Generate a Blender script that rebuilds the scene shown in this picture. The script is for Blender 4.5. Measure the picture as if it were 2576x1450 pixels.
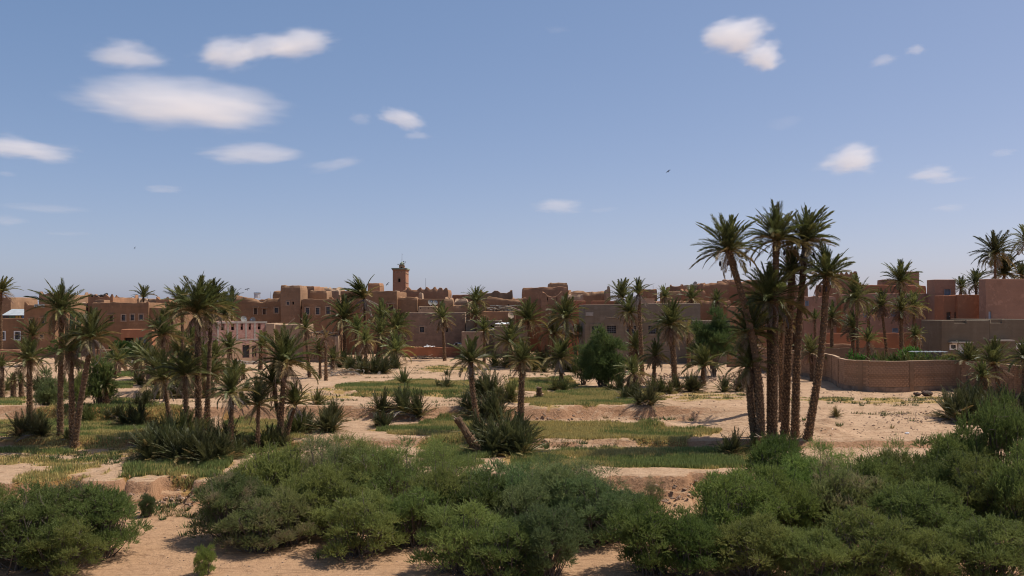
import bpy, math, random
import numpy as np
from mathutils import Matrix, Vector

random.seed(7)
rng = np.random.default_rng(7)
scene = bpy.context.scene
for o in list(bpy.data.objects):
    bpy.data.objects.remove(o)
C = scene.collection

# ---------------------------------------------------------------- camera
CAM_Z = 7.6            # eye height over the lower fields (z = 0)
FOC = 2400.0           # focal length in pixels of a 2576 px wide picture
HX, HY = 1288.0, 778.0 # vanishing point of the view direction in that picture
cam = bpy.data.cameras.new("camera")
cam.sensor_width = 36.0
cam.lens = 36.0 * FOC / 2576.0
cam.shift_y = (HY - 725.0) / 2576.0
cam.clip_start = 0.5
cam.clip_end = 60000.0
cam_o = bpy.data.objects.new("camera", cam)
cam_o.location = (0, 0, CAM_Z)
cam_o.rotation_euler = (math.radians(90), 0, 0)
C.objects.link(cam_o)
scene.camera = cam_o

# ---------------------------------------------------------------- sky and sun
SUN_EL, SUN_AZ = math.radians(60), math.radians(17)   # azimuth counted from +X towards +Y
world = bpy.data.worlds.new("World")
scene.world = world
world.use_nodes = True
wn = world.node_tree
wn.nodes.clear()
sky = wn.nodes.new("ShaderNodeTexSky")
sky.sky_type = 'NISHITA'
sky.sun_disc = False
sky.sun_elevation = SUN_EL
sky.sun_rotation = math.pi / 2 - SUN_AZ
sky.altitude = 2000
sky.air_density = 0.8
sky.dust_density = 6.0
sky.ozone_density = 2.0
bg = wn.nodes.new("ShaderNodeBackground")
bg.inputs['Strength'].default_value = 0.132
wo = wn.nodes.new("ShaderNodeOutputWorld")
tn = wn.nodes.new("ShaderNodeMix"); tn.data_type = 'RGBA'; tn.blend_type = 'MULTIPLY'
tn.inputs[0].default_value = 1.0; tn.inputs[7].default_value = (.95, .70, .58, 1)   # camera white balance on the dusty sky
wn.links.new(sky.outputs[0], tn.inputs[6])
ta = wn.nodes.new("ShaderNodeMix"); ta.data_type = 'RGBA'; ta.blend_type = 'ADD'
ta.inputs[0].default_value = 1.0; ta.inputs[7].default_value = (.20, .80, 1.75, 1)       # even pale airlight of a dusty day
wn.links.new(tn.outputs[2], ta.inputs[6])
wn.links.new(ta.outputs[2], bg.inputs[0])
wn.links.new(bg.outputs[0], wo.inputs[0])

sl = bpy.data.lights.new("sun", 'SUN')
sl.energy = 5.0
sl.angle = math.radians(0.5)
sl.color = (1.0, 0.95, 0.87)
so = bpy.data.objects.new("sun", sl)
sd = Vector((math.cos(SUN_EL) * math.cos(SUN_AZ), math.cos(SUN_EL) * math.sin(SUN_AZ), math.sin(SUN_EL)))
so.rotation_euler = sd.to_track_quat('Z', 'Y').to_euler()
so.location = sd * 200
C.objects.link(so)

scene.view_settings.view_transform = 'Standard'
scene.view_settings.look = 'None'
scene.view_settings.exposure = 0.0
scene.view_settings.gamma = 1.0
scene.view_settings.use_curve_mapping = False
scene.cycles.max_bounces = 8
scene.cycles.diffuse_bounces = 3
scene.cycles.glossy_bounces = 2
scene.cycles.transmission_bounces = 4
scene.cycles.transparent_max_bounces = 8
scene.cycles.volume_bounces = 6
scene.cycles.use_denoising = True
scene.cycles.denoiser = 'OPENIMAGEDENOISE'
scene.cycles.denoising_input_passes = 'RGB_ALBEDO_NORMAL'
scene.cycles.sample_clamp_indirect = 6.0
scene.cycles.filter_width = 1.1

# ---------------------------------------------------------------- pixel helpers (2576 x 1450 picture)
def WX(px, Y): return (px - HX) * Y / FOC
def WZ(py, Y): return CAM_Z - (py - HY) * Y / FOC

# ---------------------------------------------------------------- noise
def _h(ix, iy, s):
    n = (ix.astype(np.int64) * 374761393 + iy.astype(np.int64) * 668265263 + s * 974634777) & 0xffffffff
    n = ((n ^ (n >> 13)) * 1274126177) & 0xffffffff
    n = n ^ (n >> 16)
    return (n & 0xffff) / 65535.0
def vn(x, y, s=0):
    x = np.asarray(x, float); y = np.asarray(y, float)
    x, y = np.broadcast_arrays(x, y)
    ix = np.floor(x); iy = np.floor(y)
    fx = x - ix; fy = y - iy
    fx = fx * fx * (3 - 2 * fx); fy = fy * fy * (3 - 2 * fy)
    a = _h(ix, iy, s); b = _h(ix + 1, iy, s); c = _h(ix, iy + 1, s); d = _h(ix + 1, iy + 1, s)
    return (a * (1 - fx) + b * fx) * (1 - fy) + (c * (1 - fx) + d * fx) * fy
def fbm(x, y, o=4, s=0):
    r = 0; a = .5; t = 0
    for i in range(o):
        r = r + a * vn(np.asarray(x) * 2 ** i, np.asarray(y) * 2 ** i, s + i * 17); t += a; a *= .5
    return r / t
def sst(a, b, x):
    t = np.clip((x - a) / (b - a), 0, 1); return t * t * (3 - 2 * t)

# ---------------------------------------------------------------- mesh builder
class MB:
    def __init__(s): s.V = []; s.F = []; s.C = []; s.n = 0
    def add(s, V, F, col=None):
        V = np.asarray(V, float).reshape(-1, 3)
        F = np.asarray(F, int)
        s.V.append(V); s.F.append(F + s.n); s.n += len(V)
        if col is not None: s.C.append(np.broadcast_to(np.asarray(col, float), (len(V), 3)))
    def box(s, x0, x1, y0, y1, z0, z1, M=None):
        V = np.array([[x, y, z] for z in (z0, z1) for y in (y0, y1) for x in (x0, x1)], float)
        if M is not None:
            V = V @ np.array(M.to_3x3()).T + np.array(M.translation)
        s.add(V, [[0, 2, 3, 1], [4, 5, 7, 6], [0, 1, 5, 4], [2, 6, 7, 3], [0, 4, 6, 2], [1, 3, 7, 5]])
    def tube(s, P, R, n=6, cap=True):
        P = np.asarray(P, float); R = np.broadcast_to(np.asarray(R, float), (len(P),))
        T = np.gradient(P, axis=0); T /= np.linalg.norm(T, axis=1)[:, None] + 1e-9
        ref = np.array([0.0, 0, 1]) if abs(T[0][2]) < .9 else np.array([1.0, 0, 0])
        A = np.cross(T, ref); A /= np.linalg.norm(A, axis=1)[:, None] + 1e-9
        B = np.cross(T, A)
        th = np.arange(n) * 2 * math.pi / n
        V = P[:, None] + R[:, None, None] * (np.cos(th)[None, :, None] * A[:, None] + np.sin(th)[None, :, None] * B[:, None])
        m = len(P)
        i, j = np.meshgrid(np.arange(m - 1), np.arange(n), indexing='ij'); j2 = (j + 1) % n
        F = np.stack([i * n + j, i * n + j2, (i + 1) * n + j2, (i + 1) * n + j], -1).reshape(-1, 4)
        s.add(V.reshape(-1, 3), F)
        if cap:
            s.add(np.vstack([V[-1], P[-1] + T[-1] * R[-1] * .3]), [[k, (k + 1) % n, n] for k in range(n)])
            s.add(np.vstack([V[0], P[0]]), [[(k + 1) % n, k, n] for k in range(n)])
    def lathe(s, prof, n=16, c=(0, 0, 0)):
        prof = np.asarray(prof, float); th = np.arange(n) * 2 * math.pi / n
        V = np.stack([prof[:, 0:1] * np.cos(th), prof[:, 0:1] * np.sin(th), np.repeat(prof[:, 1:2], n, 1)], -1) + np.array(c)
        m = len(prof)
        i, j = np.meshgrid(np.arange(m - 1), np.arange(n), indexing='ij'); j2 = (j + 1) % n
        F = np.stack([i * n + j, i * n + j2, (i + 1) * n + j2, (i + 1) * n + j], -1).reshape(-1, 4)
        s.add(V.reshape(-1, 3), F)
    def mesh(s, name, mat=None, smooth=False):
        me = bpy.data.meshes.new(name)
        V = np.concatenate(s.V)
        me.vertices.add(len(V)); me.vertices.foreach_set("co", V.ravel().astype(np.float32))
        idx = np.concatenate([f.ravel() for f in s.F])
        tot = np.concatenate([np.full(len(f), f.shape[1]) for f in s.F])
        st = np.concatenate([[0], np.cumsum(tot)[:-1]])
        me.loops.add(len(idx)); me.loops.foreach_set("vertex_index", idx.astype(np.int32))
        me.polygons.add(len(tot))
        me.polygons.foreach_set("loop_start", st.astype(np.int32))
        me.polygons.foreach_set("use_smooth", np.full(len(tot), bool(smooth)))
        if s.C:
            at = me.attributes.new("Col", 'FLOAT_COLOR', 'POINT')
            c = np.concatenate(s.C); c = np.hstack([c, np.ones((len(c), 1))])
            at.data.foreach_set("color", c.ravel().astype(np.float32))
        me.update(calc_edges=True)
        if mat: me.materials.append(mat)
        return me
    def build(s, name, mat=None, parent=None, smooth=False, loc=None):
        return link(name, s.mesh(name, mat, smooth), parent, loc)

def link(name, data, parent=None, loc=None):
    o = bpy.data.objects.new(name, data)
    C.objects.link(o)
    if parent is not None: o.parent = parent
    if loc is not None: o.location = loc
    return o
def tag(o, label=None, cat=None, group=None, kind=None):
    if label: o['label'] = label
    if cat: o['category'] = cat
    if group: o['group'] = group
    if kind: o['kind'] = kind
    return o
def thing(name, label, cat, loc=(0, 0, 0), rz=0, group=None):
    o = link(name, None, None, loc)
    o.rotation_euler = (0, 0, rz)
    return tag(o, label, cat, group, 'thing')

# ---------------------------------------------------------------- materials
M = {}
class NT:
    def __init__(s, name):
        s.m = bpy.data.materials.new(name); s.m.use_nodes = True
        s.t = s.m.node_tree; s.t.nodes.clear()
        s.out = s.t.nodes.new("ShaderNodeOutputMaterial")
        M[name] = s.m
    def n(s, typ, **kw):
        nd = s.t.nodes.new("ShaderNode" + typ)
        for k, v in kw.items():
            if k.startswith('i_'):
                nd.inputs[k[2:].replace('_', ' ')].default_value = v
            else: setattr(nd, k, v)
        return nd
    def l(s, a, b): s.t.links.new(a, b)
    def pos(s, obj=False):
        if obj:
            return s.n("TexCoord").outputs['Object']
        return s.n("NewGeometry").outputs['Position']
    def noise(s, vec, scale, detail=4, rough=.55, sc3=None):
        if sc3:
            mp = s.n("Mapping"); mp.inputs['Scale'].default_value = sc3; s.l(vec, mp.inputs[0]); vec = mp.outputs[0]
        nd = s.n("TexNoise"); nd.inputs['Scale'].default_value = scale; nd.inputs['Detail'].default_value = detail
        nd.inputs['Roughness'].default_value = rough; s.l(vec, nd.inputs['Vector'])
        return nd.outputs['Fac']
    def ramp(s, fac, stops):
        r = s.n("ValToRGB"); e = r.color_ramp.elements
        while len(e) < len(stops): e.new(.5)
        for k, (p, c) in enumerate(stops):
            e[k].position = p; e[k].color = (*c, 1) if len(c) == 3 else c
        s.l(fac, r.inputs[0]); return r.outputs[0]
    def mix(s, fac, a, b, typ='MIX'):
        m = s.n("Mix"); m.data_type = 'RGBA'; m.blend_type = typ
        for sock, v in ((m.inputs[0], fac), (m.inputs[6], a), (m.inputs[7], b)):
            if hasattr(v, 'links'): s.l(v, sock)
            elif isinstance(v, (tuple, list)): sock.default_value = (*v, 1)
            else: sock.default_value = v
        return m.outputs[2]
    def princ(s, col, rough=.9, bump=None, bs=.3, bd=.05, spec=.2, metal=0):
        p = s.n("BsdfPrincipled")
        if hasattr(col, 'links'): s.l(col, p.inputs['Base Color'])
        else: p.inputs['Base Color'].default_value = (*col, 1)
        p.inputs['Roughness'].default_value = rough
        p.inputs['Specular IOR Level'].default_value = spec
        p.inputs['Metallic'].default_value = metal
        if bump is not None:
            b = s.n("Bump"); b.inputs['Strength'].default_value = bs; b.inputs['Distance'].default_value = bd
            s.l(bump, b.inputs['Height']); s.l(b.outputs[0], p.inputs['Normal'])
        return p
    def done(s, sh): s.l(sh.outputs[0], s.out.inputs[0]); return s.m

def plain(name, col, rough=.8, var=.25, sc=3.0, spec=.2, metal=0):
    t = NT(name); p = t.pos(True)
    f = t.noise(p, sc, 5)
    a = tuple(c * (1 - var) for c in col); b = tuple(min(1, c * (1 + var)) for c in col)
    t.done(t.princ(t.ramp(f, [(.3, a), (.7, b)]), rough, f, .2, .01, spec, metal))
def adobe(name, col, patch=.35, layers=.15, rough_col=None, streak=.22):
    """rammed earth: broad stains, lift lines, straw-fine grain, bare lighter patches"""
    t = NT(name); p = t.pos()
    d = lambda k: tuple(c * k for c in col)
    big = t.noise(p, .35, 5, .6)
    c = t.ramp(big, [(.28, d(1 - patch)), (.5, col), (.75, d(1 + patch * .7))])
    st = t.noise(p, 1.2, 4, .6, (1.6, 1.6, .12))
    c = t.mix(streak, c, t.ramp(st, [(.35, d(.62)), (.6, d(1.15))]))
    lay = t.noise(p, 1.0, 3, .6, (.25, .25, 3.2))
    c = t.mix(layers, c, t.ramp(lay, [(.4, d(.6)), (.6, d(1.25))]))
    pat = t.noise(p, .9, 6, .65)
    c = t.mix(t.ramp(pat, [(.56, (0, 0, 0)), (.64, (.75, .75, .75))]), c, rough_col or d(1.38))
    dk = t.noise(p, .55, 6, .7, (1, 1, .8))
    c = t.mix(t.ramp(dk, [(.33, (.55, .55, .55)), (.42, (0, 0, 0))]), c, d(.66))
    fine = t.noise(p, 9, 6, .7)
    c = t.mix(.16, c, t.ramp(fine, [(.3, d(.7)), (.7, d(1.3))]))
    bmp = t.mix(.5, fine, lay)
    t.done(t.princ(c, .95, bmp, .3, .05, .1))
def leafy(name, c1, c2, trans=.3, rough=.55, sc=1.5, tip=None, spec=.3):
    t = NT(name); p = t.pos()
    f = t.noise(p, sc, 4, .6)
    oi = t.n("ObjectInfo")
    col = t.ramp(f, [(.3, c1), (.7, c2)])
    hv = t.n("HueSaturation")
    mr = t.n("MapRange"); mr.inputs[3].default_value = .66; mr.inputs[4].default_value = 1.28
    t.l(oi.outputs['Random'], mr.inputs[0]); t.l(mr.outputs[0], hv.inputs['Value'])
    mr2 = t.n("MapRange"); mr2.inputs[3].default_value = .474; mr2.inputs[4].default_value = .516
    wh = t.n("TexWhiteNoise"); wh.noise_dimensions = '1D'; t.l(oi.outputs['Random'], wh.inputs['W'])
    t.l(wh.outputs['Value'], mr2.inputs[0]); t.l(mr2.outputs[0], hv.inputs['Hue'])
    t.l(col, hv.inputs['Color']); col = hv.outputs[0]
    ge = t.n("NewGeometry"); h2 = t.n("HueSaturation"); m3 = t.n("MapRange"); m3.inputs[3].default_value = .62; m3.inputs[4].default_value = 1.42
    t.l(ge.outputs['Random Per Island'], m3.inputs[0]); t.l(m3.outputs[0], h2.inputs['Value']); t.l(col, h2.inputs['Color']); col = h2.outputs[0]
    if tip:
        f2 = t.noise(p, 1.1, 5, .65)
        col = t.mix(t.ramp(f2, [(.5, (0, 0, 0)), (.62, (.8, .8, .8))]), col, tip)
    pr = t.princ(col, rough, spec=spec)
    tr = t.n("BsdfTranslucent"); t.l(col, tr.inputs[0])
    mx = t.n("MixShader"); mx.inputs[0].default_value = trans
    t.l(pr.outputs[0], mx.inputs[1]); t.l(tr.outputs[0], mx.inputs[2])
    t.done(mx)

# ground: pale dry silt on the fields, redder sand in the river bed, dark raw earth on steep cuts
t = NT("ground"); p = t.pos()
n1 = t.noise(p, .12, 5, .6); n2 = t.noise(p, .8, 6, .65); n3 = t.noise(p, 6, 6, .7)
cs = t.ramp(n1, [(.3, (.40, .275, .175)), (.52, (.47, .335, .222)), (.72, (.54, .395, .275))])
cs = t.mix(.55, cs, t.ramp(n2, [(.32, (.25, .155, .092)), (.48, (.43, .295, .19)), (.70, (.58, .425, .30))]))
sep = t.n("SeparateXYZ"); t.l(p, sep.inputs[0])
mr = t.n("MapRange"); mr.inputs[1].default_value = -.2; mr.inputs[2].default_value = -.85
t.l(sep.outputs['Z'], mr.inputs[0])
bed = t.ramp(n2, [(.3, (.37, .222, .122)), (.7, (.47, .295, .17))])
cs = t.mix(mr.outputs[0], cs, bed)
cs = t.mix(.3, cs, t.ramp(n3, [(.3, (.30, .20, .125)), (.7, (.58, .42, .285))]))
deb = t.noise(p, 2.3, 8, .75)
cs = t.mix(t.ramp(deb, [(.53, (0, 0, 0)), (.64, (.7, .7, .7))]), cs, (.24, .148, .088))
lines = t.noise(p, 1.0, 6, .7, (.5, 2.6, 1))
cs = t.mix(t.ramp(lines, [(.56, (0, 0, 0)), (.63, (.65, .65, .65))]), cs, (.26, .165, .098))
gn = t.n("NewGeometry"); sn = t.n("SeparateXYZ"); t.l(gn.outputs['True Normal'], sn.inputs[0])
mrs = t.n("MapRange"); mrs.inputs[1].default_value = .93; mrs.inputs[2].default_value = .70; mrs.inputs[4].default_value = .75; t.l(sn.outputs['Z'], mrs.inputs[0])
cs = t.mix(mrs.outputs[0], cs, t.ramp(n3, [(.3, (.24, .125, .065)), (.7, (.37, .21, .12))]))
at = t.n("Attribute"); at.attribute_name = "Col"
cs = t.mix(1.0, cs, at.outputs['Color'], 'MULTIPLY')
cs = t.mix(1.0, cs, (1.02, .955, .895), 'MULTIPLY')
bm = t.mix(.5, n3, t.noise(p, 1.6, 8, .7, (1, 2.2, 1)))
t.done(t.princ(cs, .95, bm, 1.0, .22, .08))

adobe("adobe", (.31, .185, .108))
adobe("adobe_dark", (.275, .155, .086))
adobe("adobe_red", (.325, .172, .096))
adobe("adobe_pale", (.36, .245, .16))
adobe("orange_render", (.36, .16, .085), .12, .05, streak=.08)
adobe("terracotta", (.35, .15, .08), .2, .08, streak=.08)
adobe("rose_render", (.33, .185, .125), .15, .08, streak=.08)
adobe("minaret_red", (.37, .19, .115), .12, .05, streak=.08)
adobe("cement", (.215, .168, .122), .22, .2, (.26, .21, .16))
adobe("cement_dark", (.165, .128, .09), .25, .15, (.2, .16, .115))
adobe("block_grey", (.27, .19, .135), .2, .1)
adobe("plaster_tan", (.42, .285, .185), .15, .1, streak=.08)
adobe("mortar", (.265, .165, .10), .2, .1)
plain("brick_clay", (.35, .21, .125), .95, .3, 2.5)
plain("brick_clay_dark", (.30, .175, .10), .95, .3, 2.5)
plain("block_face", (.285, .185, .125), .95, .25, 1.3)
plain("concrete", (.36, .31, .26), .9, .2)
plain("stone", (.24, .165, .115), .95, .35, 2)
plain("rubble_mix", (.30, .20, .135), .95, .45, 1.2)
plain("glass_dark", (.028, .026, .028), .25, .4, 2, .5)
plain("void_dark", (.03, .022, .018), .95, .3)  # panels in open windows and doorways, interior shade put into the colour
plain("wood_dark", (.10, .065, .045), .8, .3)
plain("wood_pale", (.33, .25, .175), .85, .3)
plain("frame_plaster", (.36, .25, .17), .9, .2)
plain("paint_white", (.72, .70, .66), .6, .06)
plain("paint_blue", (.085, .12, .155), .5, .15)
plain("pale_blue", (.20, .225, .26), .6, .15)
plain("grille_grey", (.16, .16, .17), .5, .2)
plain("door_white", (.52, .53, .56), .5, .1)
plain("sheet_metal", (.36, .385, .39), .7, .15, 1.5, .2, .0)
plain("steel", (.55, .56, .57), .3, .1, 1, .5, .8)
plain("dish_grey", (.24, .225, .20), .6, .1)
plain("dish_tan", (.36, .26, .18), .6, .15)
plain("black_junk", (.05, .042, .04), .8, .5)
plain("tile_green", (.22, .25, .18), .6, .3, 4)
plain("tarp_white", (.80, .80, .80), .6, .08)
plain("yellow_pane", (.42, .26, .04), .4, .1)
plain("green_pane", (.10, .17, .09), .4, .1)
plain("blue_pane", (.12, .18, .30), .4, .1)
plain("sign_face", (.40, .45, .43), .6, .08)
plain("sign_ink", (.055, .075, .07), .6, .1)
plain("shed_tan", (.42, .27, .185), .7, .12)
plain("bird_dark", (.03, .03, .04), .7, .2)
plain("sack", (.095, .06, .045), .8, .3, 4)
plain("trunk_palm", (.125, .075, .042), .95, .4, 5)
plain("trunk_stub", (.29, .185, .105), .95, .45, 4)
plain("bark_grey", (.16, .12, .09), .95, .3, 6)
plain("twig", (.145, .115, .09), .95, .3, 6)
plain("fruit_bag", (.045, .035, .04), .8, .3)
plain("pipe_white", (.66, .66, .68), .5, .1)
plain("cloth_mix", (.55, .53, .50), .8, .35, 6)
plain("straw", (.42, .28, .12), .9, .3, 4)
leafy("frond_green", (.088, .104, .028), (.165, .168, .056), .36, .45, 1.2)
leafy("frond_blue", (.085, .115, .046), (.16, .185, .080), .3, .45, 1.2)
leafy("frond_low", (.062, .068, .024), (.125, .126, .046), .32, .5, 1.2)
leafy("frond_old", (.20, .165, .055), (.30, .225, .09), .28, .6, 1.2)
leafy("frond_dead", (.19, .125, .068), (.32, .225, .135), .2, .8, 2)
leafy("frond_grey", (.20, .165, .13), (.33, .28, .23), .15, .8, 2)
leafy("tamarisk", (.125, .165, .042), (.25, .285, .078), .42, .65, .9)
leafy("tamarisk_tan", (.125, .152, .048), (.24, .258, .088), .42, .65, .9, (.36, .27, .16))
leafy("tamarisk_blue", (.115, .160, .055), (.225, .265, .10), .42, .65, .9)
leafy("tamarisk_bright", (.120, .180, .038), (.24, .300, .075), .44, .6, .9)
leafy("tree_light", (.12, .15, .036), (.20, .225, .066), .38, .6, .9)
leafy("tree_green", (.070, .108, .032), (.145, .190, .056), .38, .6, .9)
leafy("fig_green", (.040, .088, .020), (.085, .145, .036), .3, .4, 1.5)
leafy("garden_green", (.085, .16, .03), (.14, .24, .05), .35, .5, 1.5)
leafy("cactus", (.045, .075, .035), (.075, .11, .05), .1, .5, 1.5)
t = NT("crop")
at = t.n("Attribute"); at.attribute_name = "Col"
pr = t.princ(at.outputs['Color'], .6, spec=.2)
tr = t.n("BsdfTranslucent"); t.l(at.outputs['Color'], tr.inputs[0])
mx = t.n("MixShader"); mx.inputs[0].default_value = .3
t.l(pr.outputs[0], mx.inputs[1]); t.l(tr.outputs[0], mx.inputs[2]); t.done(mx)
# raw hollow-brick wall
t = NT("hollow_brick"); p = t.pos(True)
b = t.n("TexBrick"); b.inputs['Scale'].default_value = 1.0
b.inputs['Color1'].default_value = (.34, .15, .115, 1); b.inputs['Color2'].default_value = (.44, .24, .19, 1)
b.inputs['Mortar'].default_value = (.40, .31, .26, 1)
b.inputs['Brick Width'].default_value = .22; b.inputs['Row Height'].default_value = .115
b.inputs['Mortar Size'].default_value = .012; b.inputs['Bias'].default_value = .1
mp = t.n("Mapping"); mp.inputs['Rotation'].default_value = (math.radians(90), 0, 0)
t.l(p, mp.inputs[0]); t.l(mp.outputs[0], b.inputs['Vector'])
f = t.noise(p, 3.5, 6, .7)
c = t.mix(.5, b.outputs['Color'], t.ramp(f, [(.3, (.26, .12, .095)), (.5, (.42, .22, .175)), (.72, (.56, .40, .33))]))
t.done(t.princ(c, .95, b.outputs['Fac'], .5, .02, .1))

# ---------------------------------------------------------------- terrain
def bank_line(X):
    return 42.6 + .8 * (fbm(X / 7.0, X * 0 + 3.1, 3, 5) - .5) * 2 + .8 * np.floor(fbm(X / 1.7, X * 0 + .7, 2, 9) * 3) / 3 - .35 + .045 * X
def hgt(X, Y):
    X = np.asarray(X, float); Y = np.asarray(Y, float)
    # river bed
    bed = -1.12 - .012 * np.clip(46 - Y, 0, 20) + .25 * (fbm(X / 9, Y / 5, 3, 2) - .5) + .06 * (fbm(X / 1.1, Y / .6, 4, 3) - .5)
    jag = .9 * (fbm(X / 1.1, Y / 1.6, 4, 21) - .5) + .5 * (np.abs(fbm(X / .45, Y / 2.5, 3, 23) - .5)) + 1.1 * sst(.60, .66, fbm(X / .9 + 3.3, X * 0, 2, 29))
    b = bank_line(X) + jag
    up = sst(0, .4, Y - b) * .55 + sst(-.5, -.2, Y - b + .3 * (fbm(X / .6, Y / .6, 3, 27) - .5)) * .2 + sst(-1.8, .1, Y - b) * .25
    up = up + .05 * np.sin(up * math.pi) * (fbm(X / .5, Y / .5, 3, 4) - .5) * 4
    f0 = .075 * (fbm(X / 2.0, Y / 1.3, 5, 7) - .5) * 2 + .10 * (fbm(X / 6.0, Y / 2.5, 3, 8) - .5) * 2
    # field terraces
    wob = 1.6 * (fbm(X / 14.0, X * 0, 3, 11) - .5) * 2
    y1 = 52.6 + wob * .5
    y2 = 62.6 + wob
    right = sst(11, 17, X)
    w2a = y2 - .1 - right * 5.0; w2b = y2 + .9 + right * 2.6
    st1 = sst(y1 - .25, y1 + .25, Y + .5 * (fbm(X / .8, Y / .8, 4, 13) - .5))
    st2 = sst(w2a, w2b, Y + 1.1 * (fbm(X / 1.6, Y / 1.2, 4, 15) - .5))
    z = f0 * 1.3 + .34 * st1 + .74 * st2 + .12 * sst(70, 125, Y)
    # bunds
    z = z + .14 * np.exp(-((Y - y1 - .5) / .35) ** 2) + .16 * np.exp(-((Y - y2 - 1.1) / .5) ** 2) * (1 - right)
    y3 = 48.6 + wob * .3
    z = z + .10 * np.exp(-((Y - y3) / .3) ** 2) * sst(-12, -14, X)
    y4 = 72 + wob * 1.4
    z = z + .22 * sst(y4 - .4, y4 + .4, Y) * sst(4, 0, X) + .12 * np.exp(-((Y - y4 - .5) / .4) ** 2) * sst(4, 0, X)
    for (mx_, my_, r_, h_) in MOUNDS:
        d2 = ((X - mx_) / r_) ** 2 + ((Y - my_) / (r_ * .7)) ** 2
        z = z + h_ * np.exp(-d2 * 1.2) * (.7 + .6 * fbm(X / .6, Y / .6, 3, 33))
    return bed * (1 - np.clip(up, 0, 1)) + z * np.clip(up, 0, 1)
MOUNDS = [(9.0, 59.0, 1.1, .35), (13.5, 56.8, 2.0, .5), (17.6, 55.2, 2.2, .65), (19.4, 58.5, 1.4, .45), (-13.0, 46.2, 1.6, .3),
          (-14.5, 70, 2.2, .45), (6.0, 60.5, .8, .15), (23, 58, 2.5, .35), (-20.5, 56, 1.5, .25), (12.4, 83, 2.2, .35), (20, 62, 1.5, .2)]
def axis(parts):
    a = []
    for lo, hi, st in parts: a.append(np.arange(lo, hi, st))
    return np.concatenate(a)
xs = axis([(-26, 30, .2), (30, 44, .4), (44, 80, 1.0)])
xl = -axis([(26.4, 44, .4), (44, 80, 1.0)])[::-1]
geo = np.array([85, 95, 110, 140, 190, 280, 450, 800, 1500, 3000, 7000, 15000, 30000.])
gx = np.concatenate([-geo[::-1], xl, xs, geo])
gy = np.concatenate([[-40, -15, 0, 12, 20, 26], axis([(28, 50, .15), (50, 82, .25), (82, 132, .8)]), [135, 145, 160, 190, 250, 400, 700, 1300, 2500, 5000, 12000, 25000, 40000]])
GX, GY = np.meshgrid(gx, gy)
fade = 1 - sst(130, 300, np.maximum(np.abs(GX), GY))
GZ = hgt(np.clip(GX, -160, 160), np.clip(GY, 5, 200)) * fade + (1 - fade) * .9
mb = MB()
nx, ny = len(gx), len(gy)
i, j = np.meshgrid(np.arange(ny - 1), np.arange(nx - 1), indexing='ij')
F = np.stack([i * nx + j, i * nx + j + 1, (i + 1) * nx + j + 1, (i + 1) * nx + j], -1).reshape(-1, 4)
# tint: darker, yellower ground colour under the crops is filled in further down
TV = np.stack([GX, GY, GZ], -1).reshape(-1, 3)

from bisect import bisect_right
_gx = gx.tolist(); _gy = gy.tolist(); _gz = GZ.tolist()
def gz(X, Y):
    """height of the built ground sheet (bilinear)"""
    i_ = min(max(bisect_right(_gy, Y) - 1, 0), ny - 2); j_ = min(max(bisect_right(_gx, X) - 1, 0), nx - 2)
    u = (X - _gx[j_]) / (_gx[j_ + 1] - _gx[j_]); v = (Y - _gy[i_]) / (_gy[i_ + 1] - _gy[i_])
    return (_gz[i_][j_] * (1 - u) + _gz[i_][j_ + 1] * u) * (1 - v) + (_gz[i_ + 1][j_] * (1 - u) + _gz[i_ + 1][j_ + 1] * u) * v
def GP(px, py):
    """point of the ground seen at a picture pixel"""
    z = 0.0
    for k in range(40):
        Y = (CAM_Z - z) * FOC / (py - HY); X = WX(px, Y)
        z = z * .5 + .5 * gz(X, Y)
    return X, Y, z
# ---------------------------------------------------------------- crop plots (world polygons on the terraces)
def wpoly(pts): return np.array([GP(x, y)[:2] for x, y in pts])
def inside(P, X, Y):
    r = np.zeros(X.shape, bool); n = len(P)
    for a in range(n):
        x0, y0 = P[a]; x1, y1 = P[(a + 1) % n]
        if y0 == y1: continue
        c = ((y0 > Y) != (y1 > Y)) & (X < (x1 - x0) * (Y - y0) / (y1 - y0) + x0)
        r ^= c
    return r
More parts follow.
